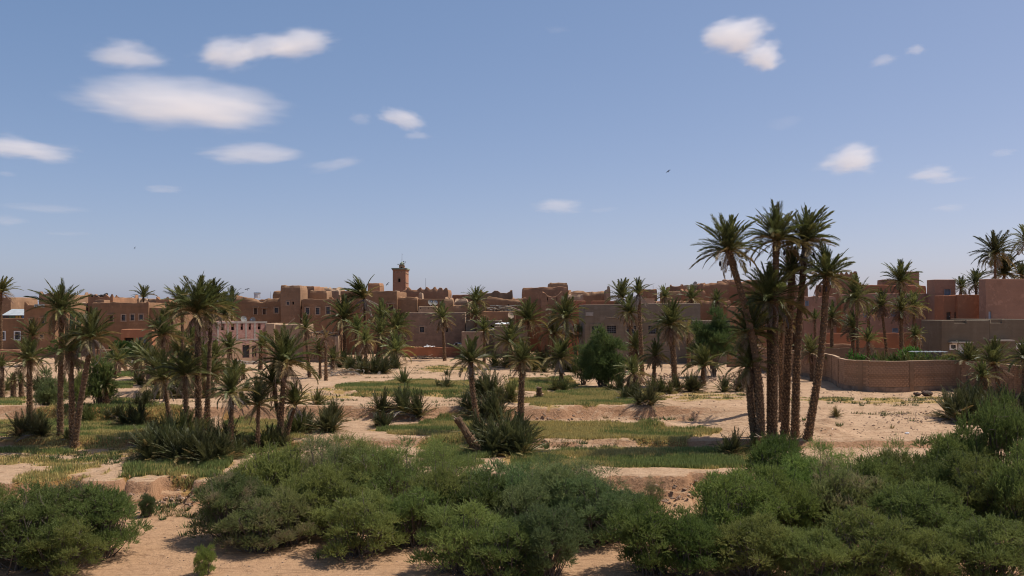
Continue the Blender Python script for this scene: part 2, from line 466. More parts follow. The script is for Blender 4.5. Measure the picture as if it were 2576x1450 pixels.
# polygon, blades per m2, height, share of yellow, patchiness
FIELDS = [
    ([(-60, 1036), (170, 1026), (430, 1038), (470, 1060), (440, 1098), (200, 1108), (-60, 1098)], 210, .36, .55, .16),
    ([(-60, 1002), (70, 1001), (70, 1022), (-60, 1028)], 170, .3, .68, .25),
    ([(-40, 1112), (390, 1108), (405, 1144), (150, 1148), (-40, 1138)], 170, .30, .52, .34),
    ([(320, 1170), (560, 1160), (545, 1199), (305, 1202)], 330, .44, .15, .1),
    ([(40, 1188), (240, 1174), (232, 1214), (30, 1218)], 170, .34, .5, .4),
    ([(-40, 1148), (310, 1150), (280, 1174), (-40, 1172)], 100, .28, .55, .5),
    ([(580, 1056), (700, 1046), (790, 1075), (760, 1135), (590, 1144)], 240, .36, .58, .12),
    ([(845, 972), (1000, 954), (1190, 960), (1215, 986), (890, 990)], 210, .32, .62, .18),
    ([(950, 1078), (1120, 1046), (1210, 1050), (1225, 1098), (990, 1096)], 250, .36, .64, .12),
    ([(1320, 1062), (1560, 1064), (1815, 1079), (1710, 1111), (1450, 1107), (1320, 1102)], 250, .34, .76, .06),
    ([(1318, 1004), (1480, 976), (1620, 981), (1700, 986), (1625, 1031), (1400, 1030), (1326, 1022)], 240, .36, .66, .10),
    ([(1330, 1138), (1650, 1127), (1895, 1131), (1890, 1178), (1620, 1177), (1330, 1174)], 270, .36, .5, .18),
    ([(1280, 955), (1430, 947), (1455, 972), (1285, 984)], 200, .32, .58, .2),
    ([(1060, 1122), (1195, 1106), (1250, 1150), (1160, 1180), (1060, 1172)], 250, .42, .35, .15),
    ([(1285, 1146), (1430, 1136), (1430, 1184), (1285, 1190)], 200, .36, .4, .25),
    ([(280, 936), (338, 936), (338, 949), (280, 949)], 260, .28, .05, .1),
    ([(280, 964), (334, 963), (334, 977), (280, 977)], 260, .28, .05, .1),
    ([(1990, 1001), (2150, 1002), (2150, 1011), (1990, 1010)], 70, .12, .3, .45),
    ([(1060, 922), (1210, 922), (1210, 936), (1060, 936)], 60, .14, .45, .5),
    ([(290, 1004), (480, 1026), (460, 1048), (290, 1042)], 130, .3, .45, .32),
    ([(1225, 1100), (1330, 1096), (1340, 1112), (1225, 1116)], 160, .3, .6, .3),
    ([(2150, 1000), (2400, 1000), (2400, 1016), (2150, 1018)], 26, .14, .55, .5),
    ([(700, 985), (850, 975), (860, 1000), (720, 1015)], 30, .16, .55, .5),
    ([(1700, 990), (1880, 985), (1880, 1005), (1700, 1012)], 24, .14, .55, .5),
]
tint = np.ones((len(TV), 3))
crop = MB()
for k, (pts, dens, hh, yel, pat) in enumerate(FIELDS):
    P = wpoly(pts)
    x0, y0 = P.min(0); x1, y1 = P.max(0)
    n = int((x1 - x0) * (y1 - y0) * dens * 1.9)
    X = rng.uniform(x0, x1, n); Y = rng.uniform(y0, y1, n)
    wx = X + 1.6 * (fbm(X / 1.8, Y / 1.3, 4, 50 + k) - .5) * 2; wy = Y + 1.0 * (fbm(X / 1.8, Y / 1.3, 4, 90 + k) - .5) * 2
    m = inside(P, wx, wy)
    pn = fbm(X / 1.5, Y / .9, 4, 61)
    m &= pn > (pat * .6 + .19 + rng.uniform(-.06, .06, n))
    X, Y, pn = X[m], Y[m], pn[m]; n = len(X)
    Z = hgt(X, Y)
    yy = fbm(X / 3.2, Y / 1.5, 4, 71) + rng.normal(0, .07, n)
    g = (yy < (1 - yel) * .52 + .215)
    h = hh * .6 * rng.uniform(.5, 1.15, n) * np.where(g, 1.15, .85) * (.45 + 1.1 * pn)
    th = rng.uniform(0, 2 * math.pi, n); w = rng.uniform(.018, .038, n)
    ln = rng.uniform(.05, .35, n) * h; la = rng.uniform(0, 2 * math.pi, n)
    V = np.empty((n, 3, 3))
    V[:, 0] = np.stack([X - w * np.cos(th), Y - w * np.sin(th), Z - .02], -1)
    V[:, 1] = np.stack([X + w * np.cos(th), Y + w * np.sin(th), Z - .02], -1)
    V[:, 2] = np.stack([X + ln * np.cos(la), Y + ln * np.sin(la), Z + h], -1)
    cg = np.array([.215, .25, .078]); cy = np.array([.47, .385, .145])
    col = np.where(g[:, None], cg, cy) * rng.uniform(.7, 1.3, (n, 1)) * np.array([1, 1, 1.])
    col = np.repeat(col, 3, 0)
    crop.add(V.reshape(-1, 3), np.arange(n * 3).reshape(-1, 3), col)
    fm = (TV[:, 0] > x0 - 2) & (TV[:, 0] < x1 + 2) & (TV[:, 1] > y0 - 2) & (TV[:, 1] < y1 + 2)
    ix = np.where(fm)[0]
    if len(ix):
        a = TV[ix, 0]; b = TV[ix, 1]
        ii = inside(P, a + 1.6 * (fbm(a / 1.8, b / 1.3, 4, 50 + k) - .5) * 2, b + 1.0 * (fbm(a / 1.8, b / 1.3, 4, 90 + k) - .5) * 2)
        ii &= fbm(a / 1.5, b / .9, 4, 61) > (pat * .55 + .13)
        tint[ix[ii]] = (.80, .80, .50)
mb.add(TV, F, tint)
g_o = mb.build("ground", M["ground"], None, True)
tag(g_o, "dry sandy oasis ground with terraced plots and a river bed", kind="structure")
co = crop.build("crop_grass", M["crop"])
tag(co, "thin green and yellow barley growing on the terraced plots", "grass", kind="stuff")

# scattered weeds on bare ground
wd = MB()
for (cx, cy, sx, sy, nt) in [(430, 1275, 60, 30, 26), (1640, 1050, 90, 8, 8), (1420, 1120, 150, 8, 26), (230, 1155, 220, 14, 40), (900, 1010, 120, 25, 12),
                             (720, 990, 100, 25, 10), (2250, 1012, 180, 12, 24), (1300, 940, 200, 12, 16), (1120, 1000, 120, 20, 12), (480, 1310, 60, 30, 10),
                             (820, 1400, 30, 8, 3), (1800, 1000, 150, 15, 10), (380, 1150, 140, 20, 20), (1050, 1110, 100, 15, 12), (2150, 1070, 200, 30, 8)]:
    for q in range(nt):
        X, Y, z = GP(cx + rng.normal(0, .5) * sx, cy + rng.normal(0, .5) * sy)
        nb = 26; r = rng.uniform(.08, .3)
        a = rng.uniform(0, 6.28, nb); rr = r * np.sqrt(rng.uniform(0, 1, nb))
        bx = X + rr * np.cos(a); by = Y + rr * np.sin(a); h = rng.uniform(.1, .3, nb); w = .02
        t2 = rng.uniform(0, 3.14, nb)
        V = np.empty((nb, 3, 3)); z0 = z + 0 * bx
        V[:, 0] = np.stack([bx - w * np.cos(t2), by - w * np.sin(t2), z0], -1); V[:, 1] = np.stack([bx + w * np.cos(t2), by + w * np.sin(t2), z0], -1)
        V[:, 2] = np.stack([bx + .12 * np.cos(a), by + .12 * np.sin(a), z0 + h], -1)
        c = np.array([.085, .125, .04]) if rng.uniform() < .7 else np.array([.24, .19, .08])
        wd.add(V.reshape(-1, 3), np.arange(nb * 3).reshape(-1, 3), c * rng.uniform(.7, 1.2))
# dry weeds left along old furrows
for (x0, x1, y) in [(1020, 1190, 921), (1030, 1180, 927), (1040, 1190, 934), (1000, 1150, 941), (870, 1010, 944), (860, 1100, 952), (650, 860, 1000), (640, 900, 1008), (660, 1010, 1018),
                    (880, 1180, 998), (1060, 1190, 1010), (1080, 1200, 1022), (2060, 2400, 1003), (2080, 2400, 1009), (2100, 2390, 1015), (2240, 2400, 1022), (1690, 1890, 988), (1700, 1890, 996),
                    (1720, 1880, 1004), (290, 620, 986), (300, 640, 996), (330, 640, 1014), (-20, 300, 1150), (-20, 320, 1159), (-20, 280, 1169), (1290, 1460, 938), (1300, 1500, 944),
                    (60, 330, 1118), (880, 1160, 1030), (620, 700, 1030), (1330, 1500, 1125), (1360, 1800, 1120), (2140, 2300, 1040), (840, 960, 1045)]:
    a = np.array(GP(x0, y)[:2]); b = np.array(GP(x1, y)[:2]); L_ = np.linalg.norm(b - a); nb = int(L_ * 46)
    u = rng.uniform(0, 1, nb); P_ = a + (b - a) * u[:, None] + rng.normal(0, .12, (nb, 2)) + np.stack([0 * u, .35 * (fbm(u * L_ / 3, u * 0 + y, 2, 5) - .5)], -1)
    P_ = P_[fbm(P_[:, 0] / 1.1, P_[:, 1] / 1.1, 3, 201) > .5]; nb = len(P_)
    if nb == 0: continue
    t2 = rng.uniform(0, 3.14, nb); h = rng.uniform(.05, .2, nb); w = rng.uniform(.015, .035, nb); z0 = hgt(P_[:, 0], P_[:, 1])
    V = np.empty((nb, 3, 3)); dxy = np.stack([np.cos(t2), np.sin(t2)], -1) * w[:, None]
    V[:, 0] = np.column_stack([P_ - dxy, z0]); V[:, 1] = np.column_stack([P_ + dxy, z0]); V[:, 2] = np.column_stack([P_ + rng.normal(0, .06, (nb, 2)), z0 + h])
    c = np.where(rng.uniform(0, 1, (nb, 1)) < .45, np.array([[.14, .17, .06]]), np.array([[.30, .23, .12]])) * rng.uniform(.6, 1.1, (nb, 1))
    wd.add(V.reshape(-1, 3), np.arange(nb * 3).reshape(-1, 3), np.repeat(c, 3, 0))
tag(wd.build("weeds", M["crop"]), "low green weeds dotted over the bare sand", "weeds", kind="stuff")

# loose stones and clods: rubble strips and the crumbled bank
def icos():
    t_ = (1 + 5 ** .5) / 2
    V = np.array([[-1, t_, 0], [1, t_, 0], [-1, -t_, 0], [1, -t_, 0], [0, -1, t_], [0, 1, t_], [0, -1, -t_], [0, 1, -t_], [t_, 0, -1], [t_, 0, 1], [-t_, 0, -1], [-t_, 0, 1]]) / 1.9
    Fc = [[0, 11, 5], [0, 5, 1], [0, 1, 7], [0, 7, 10], [0, 10, 11], [1, 5, 9], [5, 11, 4], [11, 10, 2], [10, 7, 6], [7, 1, 8], [3, 9, 4], [3, 4, 2], [3, 2, 6], [3, 6, 8], [3, 8, 9], [4, 9, 5], [2, 4, 11], [6, 2, 10], [8, 6, 7], [9, 8, 1]]
    return V, np.array(Fc)
IV, IF = icos()
st = MB()
def stones(cx, cy, sx, sy, n, s0, s1, zup=0.0):
    for q in range(n):
        X, Y, z = GP(cx + rng.uniform(-1, 1) * sx, cy + rng.uniform(-1, 1) * sy)
        s = s0 * (s1 / s0) ** (rng.uniform() ** 1.5)
        V = IV * (1 + rng.uniform(-.3, .3, IV.shape)) * s * np.array([1.1, 1, .7])
        a = rng.uniform(0, 6.28); R = np.array([[math.cos(a), -math.sin(a), 0], [math.sin(a), math.cos(a), 0], [0, 0, 1]])
        st.add(V @ R.T + (X, Y, z + s * .2 + rng.uniform(0, 1) * zup), IF)
stones(1650, 955, 60, 14, 220, .06, .2, .15); stones(1820, 955, 70, 8, 260, .05, .13, .08)
stones(1950, 945, 60, 8, 160, .05, .13, .06); stones(300, 1240, 70, 16, 110, .02, .09); stones(430, 1250, 60, 20, 120, .02, .1)
stones(1730, 1232, 90, 30, 170, .025, .11); stones(2290, 1050, 90, 16, 150, .03, .1); stones(2180, 1060, 160, 40, 90, .02, .07)
stones(200, 1300, 300, 60, 60, .02, .06); stones(700, 1420, 350, 30, 70, .015, .05); stones(1500, 1050, 180, 14, 110, .03, .12)
stones(900, 1000, 260, 30, 170, .02, .07); stones(1450, 1115, 250, 10, 90, .02, .08); stones(1100, 940, 250, 20, 120, .02, .07); stones(500, 1000, 200, 25, 100, .02, .07); stones(150, 1160, 180, 20, 80, .02, .06); stones(1900, 1010, 180, 30, 120, .02, .08); stones(2200, 1080, 200, 30, 150, .02, .09)
stones(2250, 990, 180, 6, 90, .03, .1); stones(860, 935, 80, 8, 60, .04, .12)
tag(st.build("rubble", M["rubble_mix"]), "loose stones and clods scattered on the sand", "rubble", kind="stuff")

# ---------------------------------------------------------------- clouds (real volumes far above the plain)
t = NT("cloud_vapour")
tc = t.n("TexCoord"); oi = t.n("ObjectInfo")
off = t.n("VectorMath", operation='SCALE'); off.inputs[0].default_value = (31, 57, 13); t.l(oi.outputs['Random'], off.inputs['Scale'])
ad = t.n("VectorMath", operation='ADD'); t.l(tc.outputs['Object'], ad.inputs[0]); t.l(off.outputs[0], ad.inputs[1])
mpn = t.n("Mapping"); mpn.inputs['Scale'].default_value = (1.0, .7, .9); t.l(ad.outputs[0], mpn.inputs[0])
nz = t.n("TexNoise"); nz.inputs['Scale'].default_value = 1.15; nz.inputs['Detail'].default_value = 2; nz.inputs['Roughness'].default_value = .5
t.l(mpn.outputs[0], nz.inputs['Vector'])
sb = t.n("VectorMath", operation='SUBTRACT'); t.l(nz.outputs['Color'], sb.inputs[0]); sb.inputs[1].default_value = (.5, .5, .5)
sc_ = t.n("VectorMath", operation='MULTIPLY'); t.l(sb.outputs[0], sc_.inputs[0]); sc_.inputs[1].default_value = (1.0, .6, 1.25)
ad2 = t.n("VectorMath", operation='ADD'); t.l(tc.outputs['Object'], ad2.inputs[0]); t.l(sc_.outputs[0], ad2.inputs[1])
ln_ = t.n("VectorMath", operation='LENGTH'); t.l(ad2.outputs[0], ln_.inputs[0])
mp2 = t.n("Mapping"); mp2.inputs['Scale'].default_value = (1.6, 1.6, 2.4); t.l(ad.outputs[0], mp2.inputs[0])
nz2 = t.n("TexNoise"); nz2.inputs['Scale'].default_value = 2.2; nz2.inputs['Detail'].default_value = 6; nz2.inputs['Roughness'].default_value = .62
t.l(mp2.outputs[0], nz2.inputs['Vector'])
sub = t.n("Math", operation='MULTIPLY_ADD'); t.l(nz2.outputs['Fac'], sub.inputs[0]); sub.inputs[1].default_value = .7; sub.inputs[2].default_value = -.35
lsum = t.n("Math", operation='ADD'); t.l(ln_.outputs['Value'], lsum.inputs[0]); t.l(sub.outputs[0], lsum.inputs[1])
mr = t.n("MapRange"); mr.interpolation_type = 'SMOOTHSTEP'
mr.inputs[1].default_value = .72; mr.inputs[2].default_value = .30; mr.inputs[3].default_value = 0; mr.inputs[4].default_value = 1
t.l(lsum.outputs[0], mr.inputs[0])
l0 = t.n("VectorMath", operation='LENGTH'); t.l(tc.outputs['Object'], l0.inputs[0])
mr0 = t.n("MapRange"); mr0.interpolation_type = 'SMOOTHSTEP'; mr0.inputs[1].default_value = .98; mr0.inputs[2].default_value = .7
t.l(l0.outputs['Value'], mr0.inputs[0])
mm = t.n("Math", operation='MULTIPLY'); t.l(mr.outputs[0], mm.inputs[0]); t.l(mr0.outputs[0], mm.inputs[1])
mr = mm
sp = t.n("SeparateColor"); t.l(oi.outputs['Color'], sp.inputs[0])
ml = t.n("Math", operation='MULTIPLY'); t.l(mr.outputs[0], ml.inputs[0]); t.l(sp.outputs[0], ml.inputs[1])
pv = t.n("VolumeScatter"); pv.inputs['Color'].default_value = (.93, .96, 1, 1); pv.inputs['Anisotropy'].default_value = .0
t.l(ml.outputs[0], pv.inputs['Density'])
t.l(pv.outputs[0], t.out.inputs['Volume'])
prof = [(math.sin(a), -math.cos(a)) for a in np.linspace(0.001, math.pi - .001, 9)]
cm = MB(); cm.lathe(prof, 16); cloud_me = cm.mesh("cloud", M["cloud_vapour"])
ALT = 900.0
def cloud(label, lobes):
    root = None
    for q, (x, y, w, h, op, tilt) in enumerate(lobes):
        Y = ALT / ((HY - y) / FOC)
        sx = w * Y / FOC * .5 * 1.42; sz = h * Y / FOC * .5 * 1.6; sy = sx * .75
        o = link("cloud" if len(lobes) == 1 else "cloud_lobe", cloud_me)
        o.scale = (sx, sy, sz); o.rotation_euler = (0, math.radians(tilt), 0)
        o.color = (op * op * 2.6 / (2 * sy), 0, 0, 1)
        loc = Vector((WX(x, Y), Y, CAM_Z + ALT))
        if len(lobes) == 1:
            o.location = loc; root = o; tag(o, label, "cloud", "small white clouds in the sky")
        else:
            if root is None: root = thing("cloud", label, "cloud", loc, 0, "small white clouds in the sky")
            o.parent = root; o.location = loc - root.location
for lab, lb in [
    ("small rounded white cloud at the upper left of the sky", [(330, 137, 225, 62, .8, 0)]),
    ("double white cloud with a raised right end at the upper left", [(575, 135, 190, 66, .95, -9), (655, 124, 200, 52, .85, -10), (745, 110, 200, 66, .95, -6)]),
    ("largest long lens-shaped white cloud over the left of the town", [(450, 268, 545, 104, 1.1, 3)]),
    ("white cloud cut by the left edge of the picture", [(55, 371, 270, 64, .9, 4)]),
    ("flat white cloud below the largest cloud", [(625, 388, 270, 48, .75, -2)]),
    ("thin slanting cloud wisp to the right of the flat cloud", [(835, 415, 165, 28, .5, -10)]),
    ("small white cloud above the minaret with a ragged tail", [(1013, 303, 128, 52, .8, 10), (1046, 342, 70, 24, .4, 0)]),
    ("faint puff left of the small cloud above the minaret", [(910, 298, 66, 30, .35, 0)]),
    ("small pale cloud streak below the largest cloud", [(412, 476, 98, 18, .4, 0)]),
    ("long pale cloud streak low at the left edge", [(110, 524, 240, 20, .35, 3)]),
    ("faint cloud streak lowest at the left edge", [(18, 555, 112, 24, .35, 2)]),
    ("hair-thin cloud streak low above the left palms", [(172, 588, 130, 12, .25, 0)]),
    ("tiny cloud streak at the left edge under the cut cloud", [(18, 438, 62, 14, .3, 0)]),
    ("bright white cloud with a smaller lobe at the upper right", [(1845, 90, 190, 84, 1.1, -6), (1922, 144, 118, 74, 1.0, -12)]),
    ("broken chain of small wisps near the upper right corner", [(2225, 152, 84, 24, .5, -14), (2305, 126, 62, 24, .5, -6)]),
    ("faint wisp high in the middle of the sky", [(1405, 75, 66, 20, .22, 0)]),
    ("pale oval cloud low in the middle of the sky", [(1404, 517, 142, 38, .6, 0)]),
    ("thin wisp beside the pale oval cloud", [(1520, 528, 90, 12, .25, -3)]),
    ("white almond-shaped cloud above the tall palm group", [(2140, 405, 196, 66, .95, -8)]),
    ("flat pale cloud at the right with a second streak under it", [(2345, 436, 134, 34, .65, -4), (2388, 453, 124, 18, .45, -6)]),
    ("thin low cloud streak at the far right", [(2392, 524, 104, 18, .35, -2)]),
    ("small wisp touching the right edge of the sky", [(2525, 385, 70, 18, .35, -3)]),
    ("barely visible torn wisp right of centre", [(1975, 308, 116, 30, .22, -6)]),
]:
    cloud(lab, lb)

# ---------------------------------------------------------------- date palm fronds
def frond_geo(bend, nl=50, seed=0, wide=.0105, lean=1.0, llen=.215):
    """one feather leaf, length 1 along +X, arching down; returns verts, tris"""
    r = np.random.default_rng(seed)
    N = 12; s = np.linspace(0, 1, N)
    th = .10 - bend * s ** 1.35
    x = np.concatenate([[0], np.cumsum(np.cos((th[1:] + th[:-1]) / 2) / (N - 1))]); z = np.concatenate([[0], np.cumsum(np.sin((th[1:] + th[:-1]) / 2) / (N - 1))])
    yb = .34 * (r.uniform() - .5) * s ** 2
    m = MB()
    P = np.stack([x, yb, z], -1)
    m.tube(P, np.interp(s, [0, .15, 1], [.020, .010, .002]), 3, False)
    V = m.V[0]; F4 = m.F[0]; T = np.concatenate([F4[:, [0, 1, 2]], F4[:, [0, 2, 3]]])
    S = np.repeat(np.linspace(.10, .995, nl), 2); sd = np.tile([1, -1], nl)
    S = np.clip(S + r.uniform(-.008, .008, len(S)), 0, 1)
    px = np.interp(S, s, x); pz = np.interp(S, s, z); py = np.interp(S, s, yb); pt = np.interp(S, s, th)
    tan = np.stack([np.cos(pt), 0 * pt, np.sin(pt)], -1); nor = np.stack([-np.sin(pt), 0 * pt, np.cos(pt)], -1)
    al = np.radians(np.interp(S, [0, .3, 1], [68, 50, 20])) + r.normal(0, .10, len(S))
    lf = np.interp(S, [0.1, .25, .55, .9, 1], [.45, .95, 1, .62, .42]) * llen * r.uniform(.8, 1.12, len(S))
    lift = np.interp(S, [0, 1], [.45, .18]) * lean + r.normal(0, .14, len(S))
    side = np.stack([0 * S, sd * 1.0, 0 * S], -1)
    d = tan * np.cos(al)[:, None] + (side * np.cos(lift)[:, None] + nor * np.sin(lift)[:, None]) * np.sin(al)[:, None]
    p0 = np.stack([px, py, pz], -1)
    tip = p0 + d * lf[:, None] - np.array([0, 0, 1]) * (lf * .10)[:, None]
    mid = p0 + d * (lf * .4)[:, None]
    wv = np.cross(d, nor) ; wv /= np.linalg.norm(wv, axis=1)[:, None] + 1e-9
    wv = wv * .8 + nor * .35
    n = len(S)
    L = np.stack([p0, mid + wv * wide, tip, mid - wv * wide], 1).reshape(-1, 3)
    b = len(V) + np.arange(n) * 4
    T2 = np.concatenate([np.stack([b, b + 1, b + 2], -1), np.stack([b, b + 2, b + 3], -1)])
    return np.vstack([V, L]), np.vstack([T, T2])
BENDS = [.28, .6, 1.0, 1.45, 1.95]
FG = [[frond_geo(b, 50, 10 * i + k) for k in range(4)] for i, b in enumerate(BENDS)]
FGD = [frond_geo(b, 30, 300 + i, .010, -.9, .15) for i, b in enumerate((.5, 1.1, 1.7))]
def fmesh(g, mat):
    m = MB(); m.add(g[0], g[1]); return m.mesh("frond", mat)
FM = {}
for mt in ("frond_green", "frond_blue", "frond_low", "frond_old"):
    FM[mt] = [[fmesh(g, M[mt]) for g in gg] for gg in FG]
for mt in ("frond_dead", "frond_grey"):
    FM[mt] = [[fmesh(g, M[mt])] for g in FGD]

def frond_list(n, nd, seed, wind=(0, 0), up=1.0, lo=-8, drop=1.0):
    """(azimuth, elevation, bend index, scale, roll, kind) for every frond of a crown"""
    r = np.random.default_rng(seed); out = []
    for k in range(n):
        u = (k + .5) / n
        az = k * 2.39996 + r.uniform(-.35, .35)
        el = math.radians(88 - (88 - lo) * u ** (1.3 * up) + r.uniform(-8, 8))
        bi = u ** 1.4 * 2.7 * drop + r.uniform(-.6, .8)
        sc = (.9 + .14 * math.sin(min(1, u * 1.6) * math.pi / 2)) * r.uniform(.72, 1.14)
        if wind != (0, 0):
            d = Vector((math.cos(az) * math.cos(el), math.sin(az) * math.cos(el), math.sin(el))) + Vector((wind[0], wind[1], 0)) * r.uniform(.6, 1.2)
            d.normalize(); az = math.atan2(d.y, d.x); el = math.asin(max(-1, min(1, d.z)))
        kind = 'g' if u < .76 else ('o' if r.uniform() < .7 else 'g')
        out.append((az, el, int(min(4, max(0, round(bi)))), sc, r.uniform(-.5, .5), kind))
    for k in range(nd):
        az = k * 2.39996 + r.uniform(-.5, .5)
        el = math.radians(r.uniform(-72, -18))
        out.append((az, el, int(r.integers(0, 3)), r.uniform(.6, .98), r.uniform(-1, 1), 'd'))
    return out
def fmat(az, el, sc, roll, L):
    return Matrix.Rotation(az, 4, 'Z') @ Matrix.Rotation(-el, 4, 'Y') @ Matrix.Rotation(roll, 4, 'X') @ Matrix.Scale(sc * L, 4)

# joined crowns for palms too far away to tell the fronds apart
FGS = [[frond_geo(b, 26, 500 + 10 * i + k, .018, 1.0, .205) for k in range(4)] for i, b in enumerate(BENDS)]
def crown_mesh(seed, n, nd, wind=(0, 0), mats=("frond_green", "frond_old", "frond_dead"), **kw):
    m = MB(); mi = []
    for (az, el, bi, sc, roll, kd) in frond_list(n, nd, seed, wind, **kw):
        g = FGS[bi if kd != 'd' else min(4, bi * 2)][len(mi) % 4]
        A = np.array(fmat(az, el, sc, roll, 1.0))
        m.add(g[0] @ A[:3, :3].T, g[1]); mi += [{'g': 0, 'o': 1, 'd': 2}[kd]] * len(g[1])
    me = m.mesh("crown", None)
    for x in mats: me.materials.append(M[x])
    me.polygons.foreach_set("material_index", np.array(mi, np.int32))
    return me
CROWNS = {}
def get_crown(style, v):
    key = (style, v)
    if key not in CROWNS:
        if style == 'windl': CROWNS[key] = crown_mesh(80 + v, 44, 8, (-.55, -.1))
        elif style == 'skirt': CROWNS[key] = crown_mesh(40 + v, 38, 24)
        elif style == 'wind': CROWNS[key] = crown_mesh(50 + v, 36, 6, (-.75, -.1))
        elif style == 'windr': CROWNS[key] = crown_mesh(55 + v, 36, 6, (.5, -.2))
        elif style == 'dry': CROWNS[key] = crown_mesh(60 + v, 12, 12, mats=("frond_old", "frond_dead", "frond_dead"))
        elif style == 'up': CROWNS[key] = crown_mesh(70 + v, 30, 4, up=1.0, lo=20)
        else: CROWNS[key] = crown_mesh(130 + v, 46, 10)
    return CROWNS[key]

def trunk_parts(root, dx, dy, H, r0, r1, curve, seed, stub=.5, detail=True):
    r = np.random.default_rng(seed)
    n = max(6, int(H / (.10 if detail else .22)))
    s = np.linspace(0, 1, n)
    bow = np.sin(s * math.pi) * curve
    P = np.stack([dx * s ** 1.15 + bow, dy * s, -.25 + (H + .25) * s], -1)
    rad = (r0 + (r1 - r0) * np.minimum(1, s * 1.15)) * (1 + .35 * np.exp(-s * H / .35))
    saw = 1 + .09 * ((np.arange(n) % 2) - .5) + r.normal(0, .03, n)
    rad = rad * saw
    rad[-max(2, n // 12):] *= 1.12
    m = MB(); m.tube(P, rad, 12 if detail else 8)
    # jitter for leaf-scar roughness
    m.V[0] = m.V[0] + r.normal(0, r0 * .05, m.V[0].shape)
    o = m.build("trunk", M["trunk_palm"], root, False)
    # leaf-base stubs in rising spirals
    per = 8 if detail else 6
    step = .15 if detail else .26
    K = int(H / step)
    ring = np.repeat(np.arange(K), per); a = np.tile(np.arange(per), K) * 2 * math.pi / per + ring * .55 + r.uniform(-.15, .15, K * per)
    ss = (ring + r.uniform(0, .5, len(ring))) / K
    keep = r.uniform(0, 1, len(ss)) < np.interp(ss, [0, stub, min(1, stub + .15), .85, 1], [1, .95, .5, .55, 1])
    ss = ss[keep]; a = a[keep]
    c = np.stack([np.interp(ss, s, P[:, k]) for k in range(3)], -1)
    rr = np.interp(ss, s, (r0 + (r1 - r0) * np.minimum(1, s * 1.15)) * (1 + .3 * np.exp(-s * H / .35)))
    big = np.interp(ss, [0, stub, min(1, stub + .12), .9, 1], [1.15, 1.0, .55, .6, 1.3]) * r.uniform(.7, 1.25, len(ss))
    ca, sa = np.cos(a), np.sin(a)
    rd = np.stack([ca, sa, 0 * a], -1); tg = np.stack([-sa, ca, 0 * a], -1); upv = np.array([0, 0, 1.])
    w = (rr * .36 * np.minimum(1, big + .3))[:, None]
    b0 = c + rd * (rr * .88)[:, None] - tg * w; b1 = c + rd * (rr * .88)[:, None] + tg * w
    b2 = c + rd * (rr * .86)[:, None] + upv * (.10 * big)[:, None]
    tp = c + rd * (rr + .075 * big)[:, None] + upv * (.14 * big)[:, None]
    nn = len(ss)
    V = np.stack([b0, b1, b2, tp], 1).reshape(-1, 3); b = np.arange(nn) * 4
    T = np.concatenate([np.stack([b, b + 1, b + 3], -1), np.stack([b + 1, b + 2, b + 3], -1), np.stack([b + 2, b, b + 3], -1)])
    m2 = MB(); m2.add(V, T)
    so_ = m2.build("leaf_stubs", M["trunk_stub"], o); so_['kind'] = 'stuff'
    return P[-1]

PALM_N = [0]
def palm(label, base, crown, r, Y=None, style='', tw=None, stub=.45, nd=8, n=40, curve=0.0, wind=(0, 0), green="frond_green", cat="palm tree", name="date_palm", group="date palms of the oasis", up=1.0, lo=-8, bags=0, own=None, drop=1.0):
    """base and crown: picture points; r: frond length in picture pixels; Y: depth where the foot is hidden"""
    PALM_N[0] += 1; sd_ = PALM_N[0]
    if Y is None: X, Y, z = GP(*base)
    else: X = WX(base[0], Y); z = gz(X, Y)
    k = Y / FOC
    dx = WX(crown[0], Y) - X
    H = max(.25, WZ(crown[1], Y) - z)
    L = r * k * (1.16 if r > 60 else 1.24)
    root = thing(name, label, cat, (X, Y, z), 0, group)
    rad = (tw * k * .41) if tw else .15 + .0017 * r
    detail = Y < 85
    if H > .5: top = trunk_parts(root, dx, 0, H, rad, rad * .78, curve, sd_, stub, detail)
    else: top = np.array([dx, 0, H * .4])
    each = (r >= 44) if own is None else own
    n = int(n * 1.25); nd = int(nd * 1.4) + 2
    if each:
        for (az, el, bi, sc, roll, kd) in frond_list(n, nd, sd_ * 7 + 1, wind, up, lo, drop):
            if kd == 'd': me = FM["frond_dead" if sd_ % 3 else "frond_grey"][bi][0]
            else: me = FM[green if kd == 'g' else "frond_old"][bi][(sd_ + int(az * 3)) % 4]
            o = link("dead_frond" if kd == 'd' else "frond", me, root)
            o.matrix_local = Matrix.Translation(Vector(top)) @ fmat(az, el, sc, roll, L)
    else:
        o = link("crown", get_crown(style or ('skirt' if nd >= 14 else 'windl' if wind[0] < -.3 else 'windr' if wind[0] > .2 else ''), sd_ % 5), root)
        o.location = top; o.scale = (L, L, L); o.rotation_euler = (0, 0, 0 if style.startswith('wind') else sd_ * 1.7)
    for q in range(bags):
        a = q * 2.2 + sd_
        m = MB(); ln = .55 * L * .6
        pt = np.array(top) + np.array([math.cos(a) * ln * .7, math.sin(a) * ln * .7, -.1])
        m.tube([np.array(top), (np.array(top) + pt) / 2 + (0, 0, .12), pt, pt - (0, 0, .45)], [.02, .018, .015, .012], 4)
        m.lathe([(.001, -.24), (.05, -.19), (.07, -.08), (.045, .04), (.008, .1)], 8, tuple(pt - (0, 0, .5)))
        m.build("date_bunch", M["fruit_bag"], root)
    return root
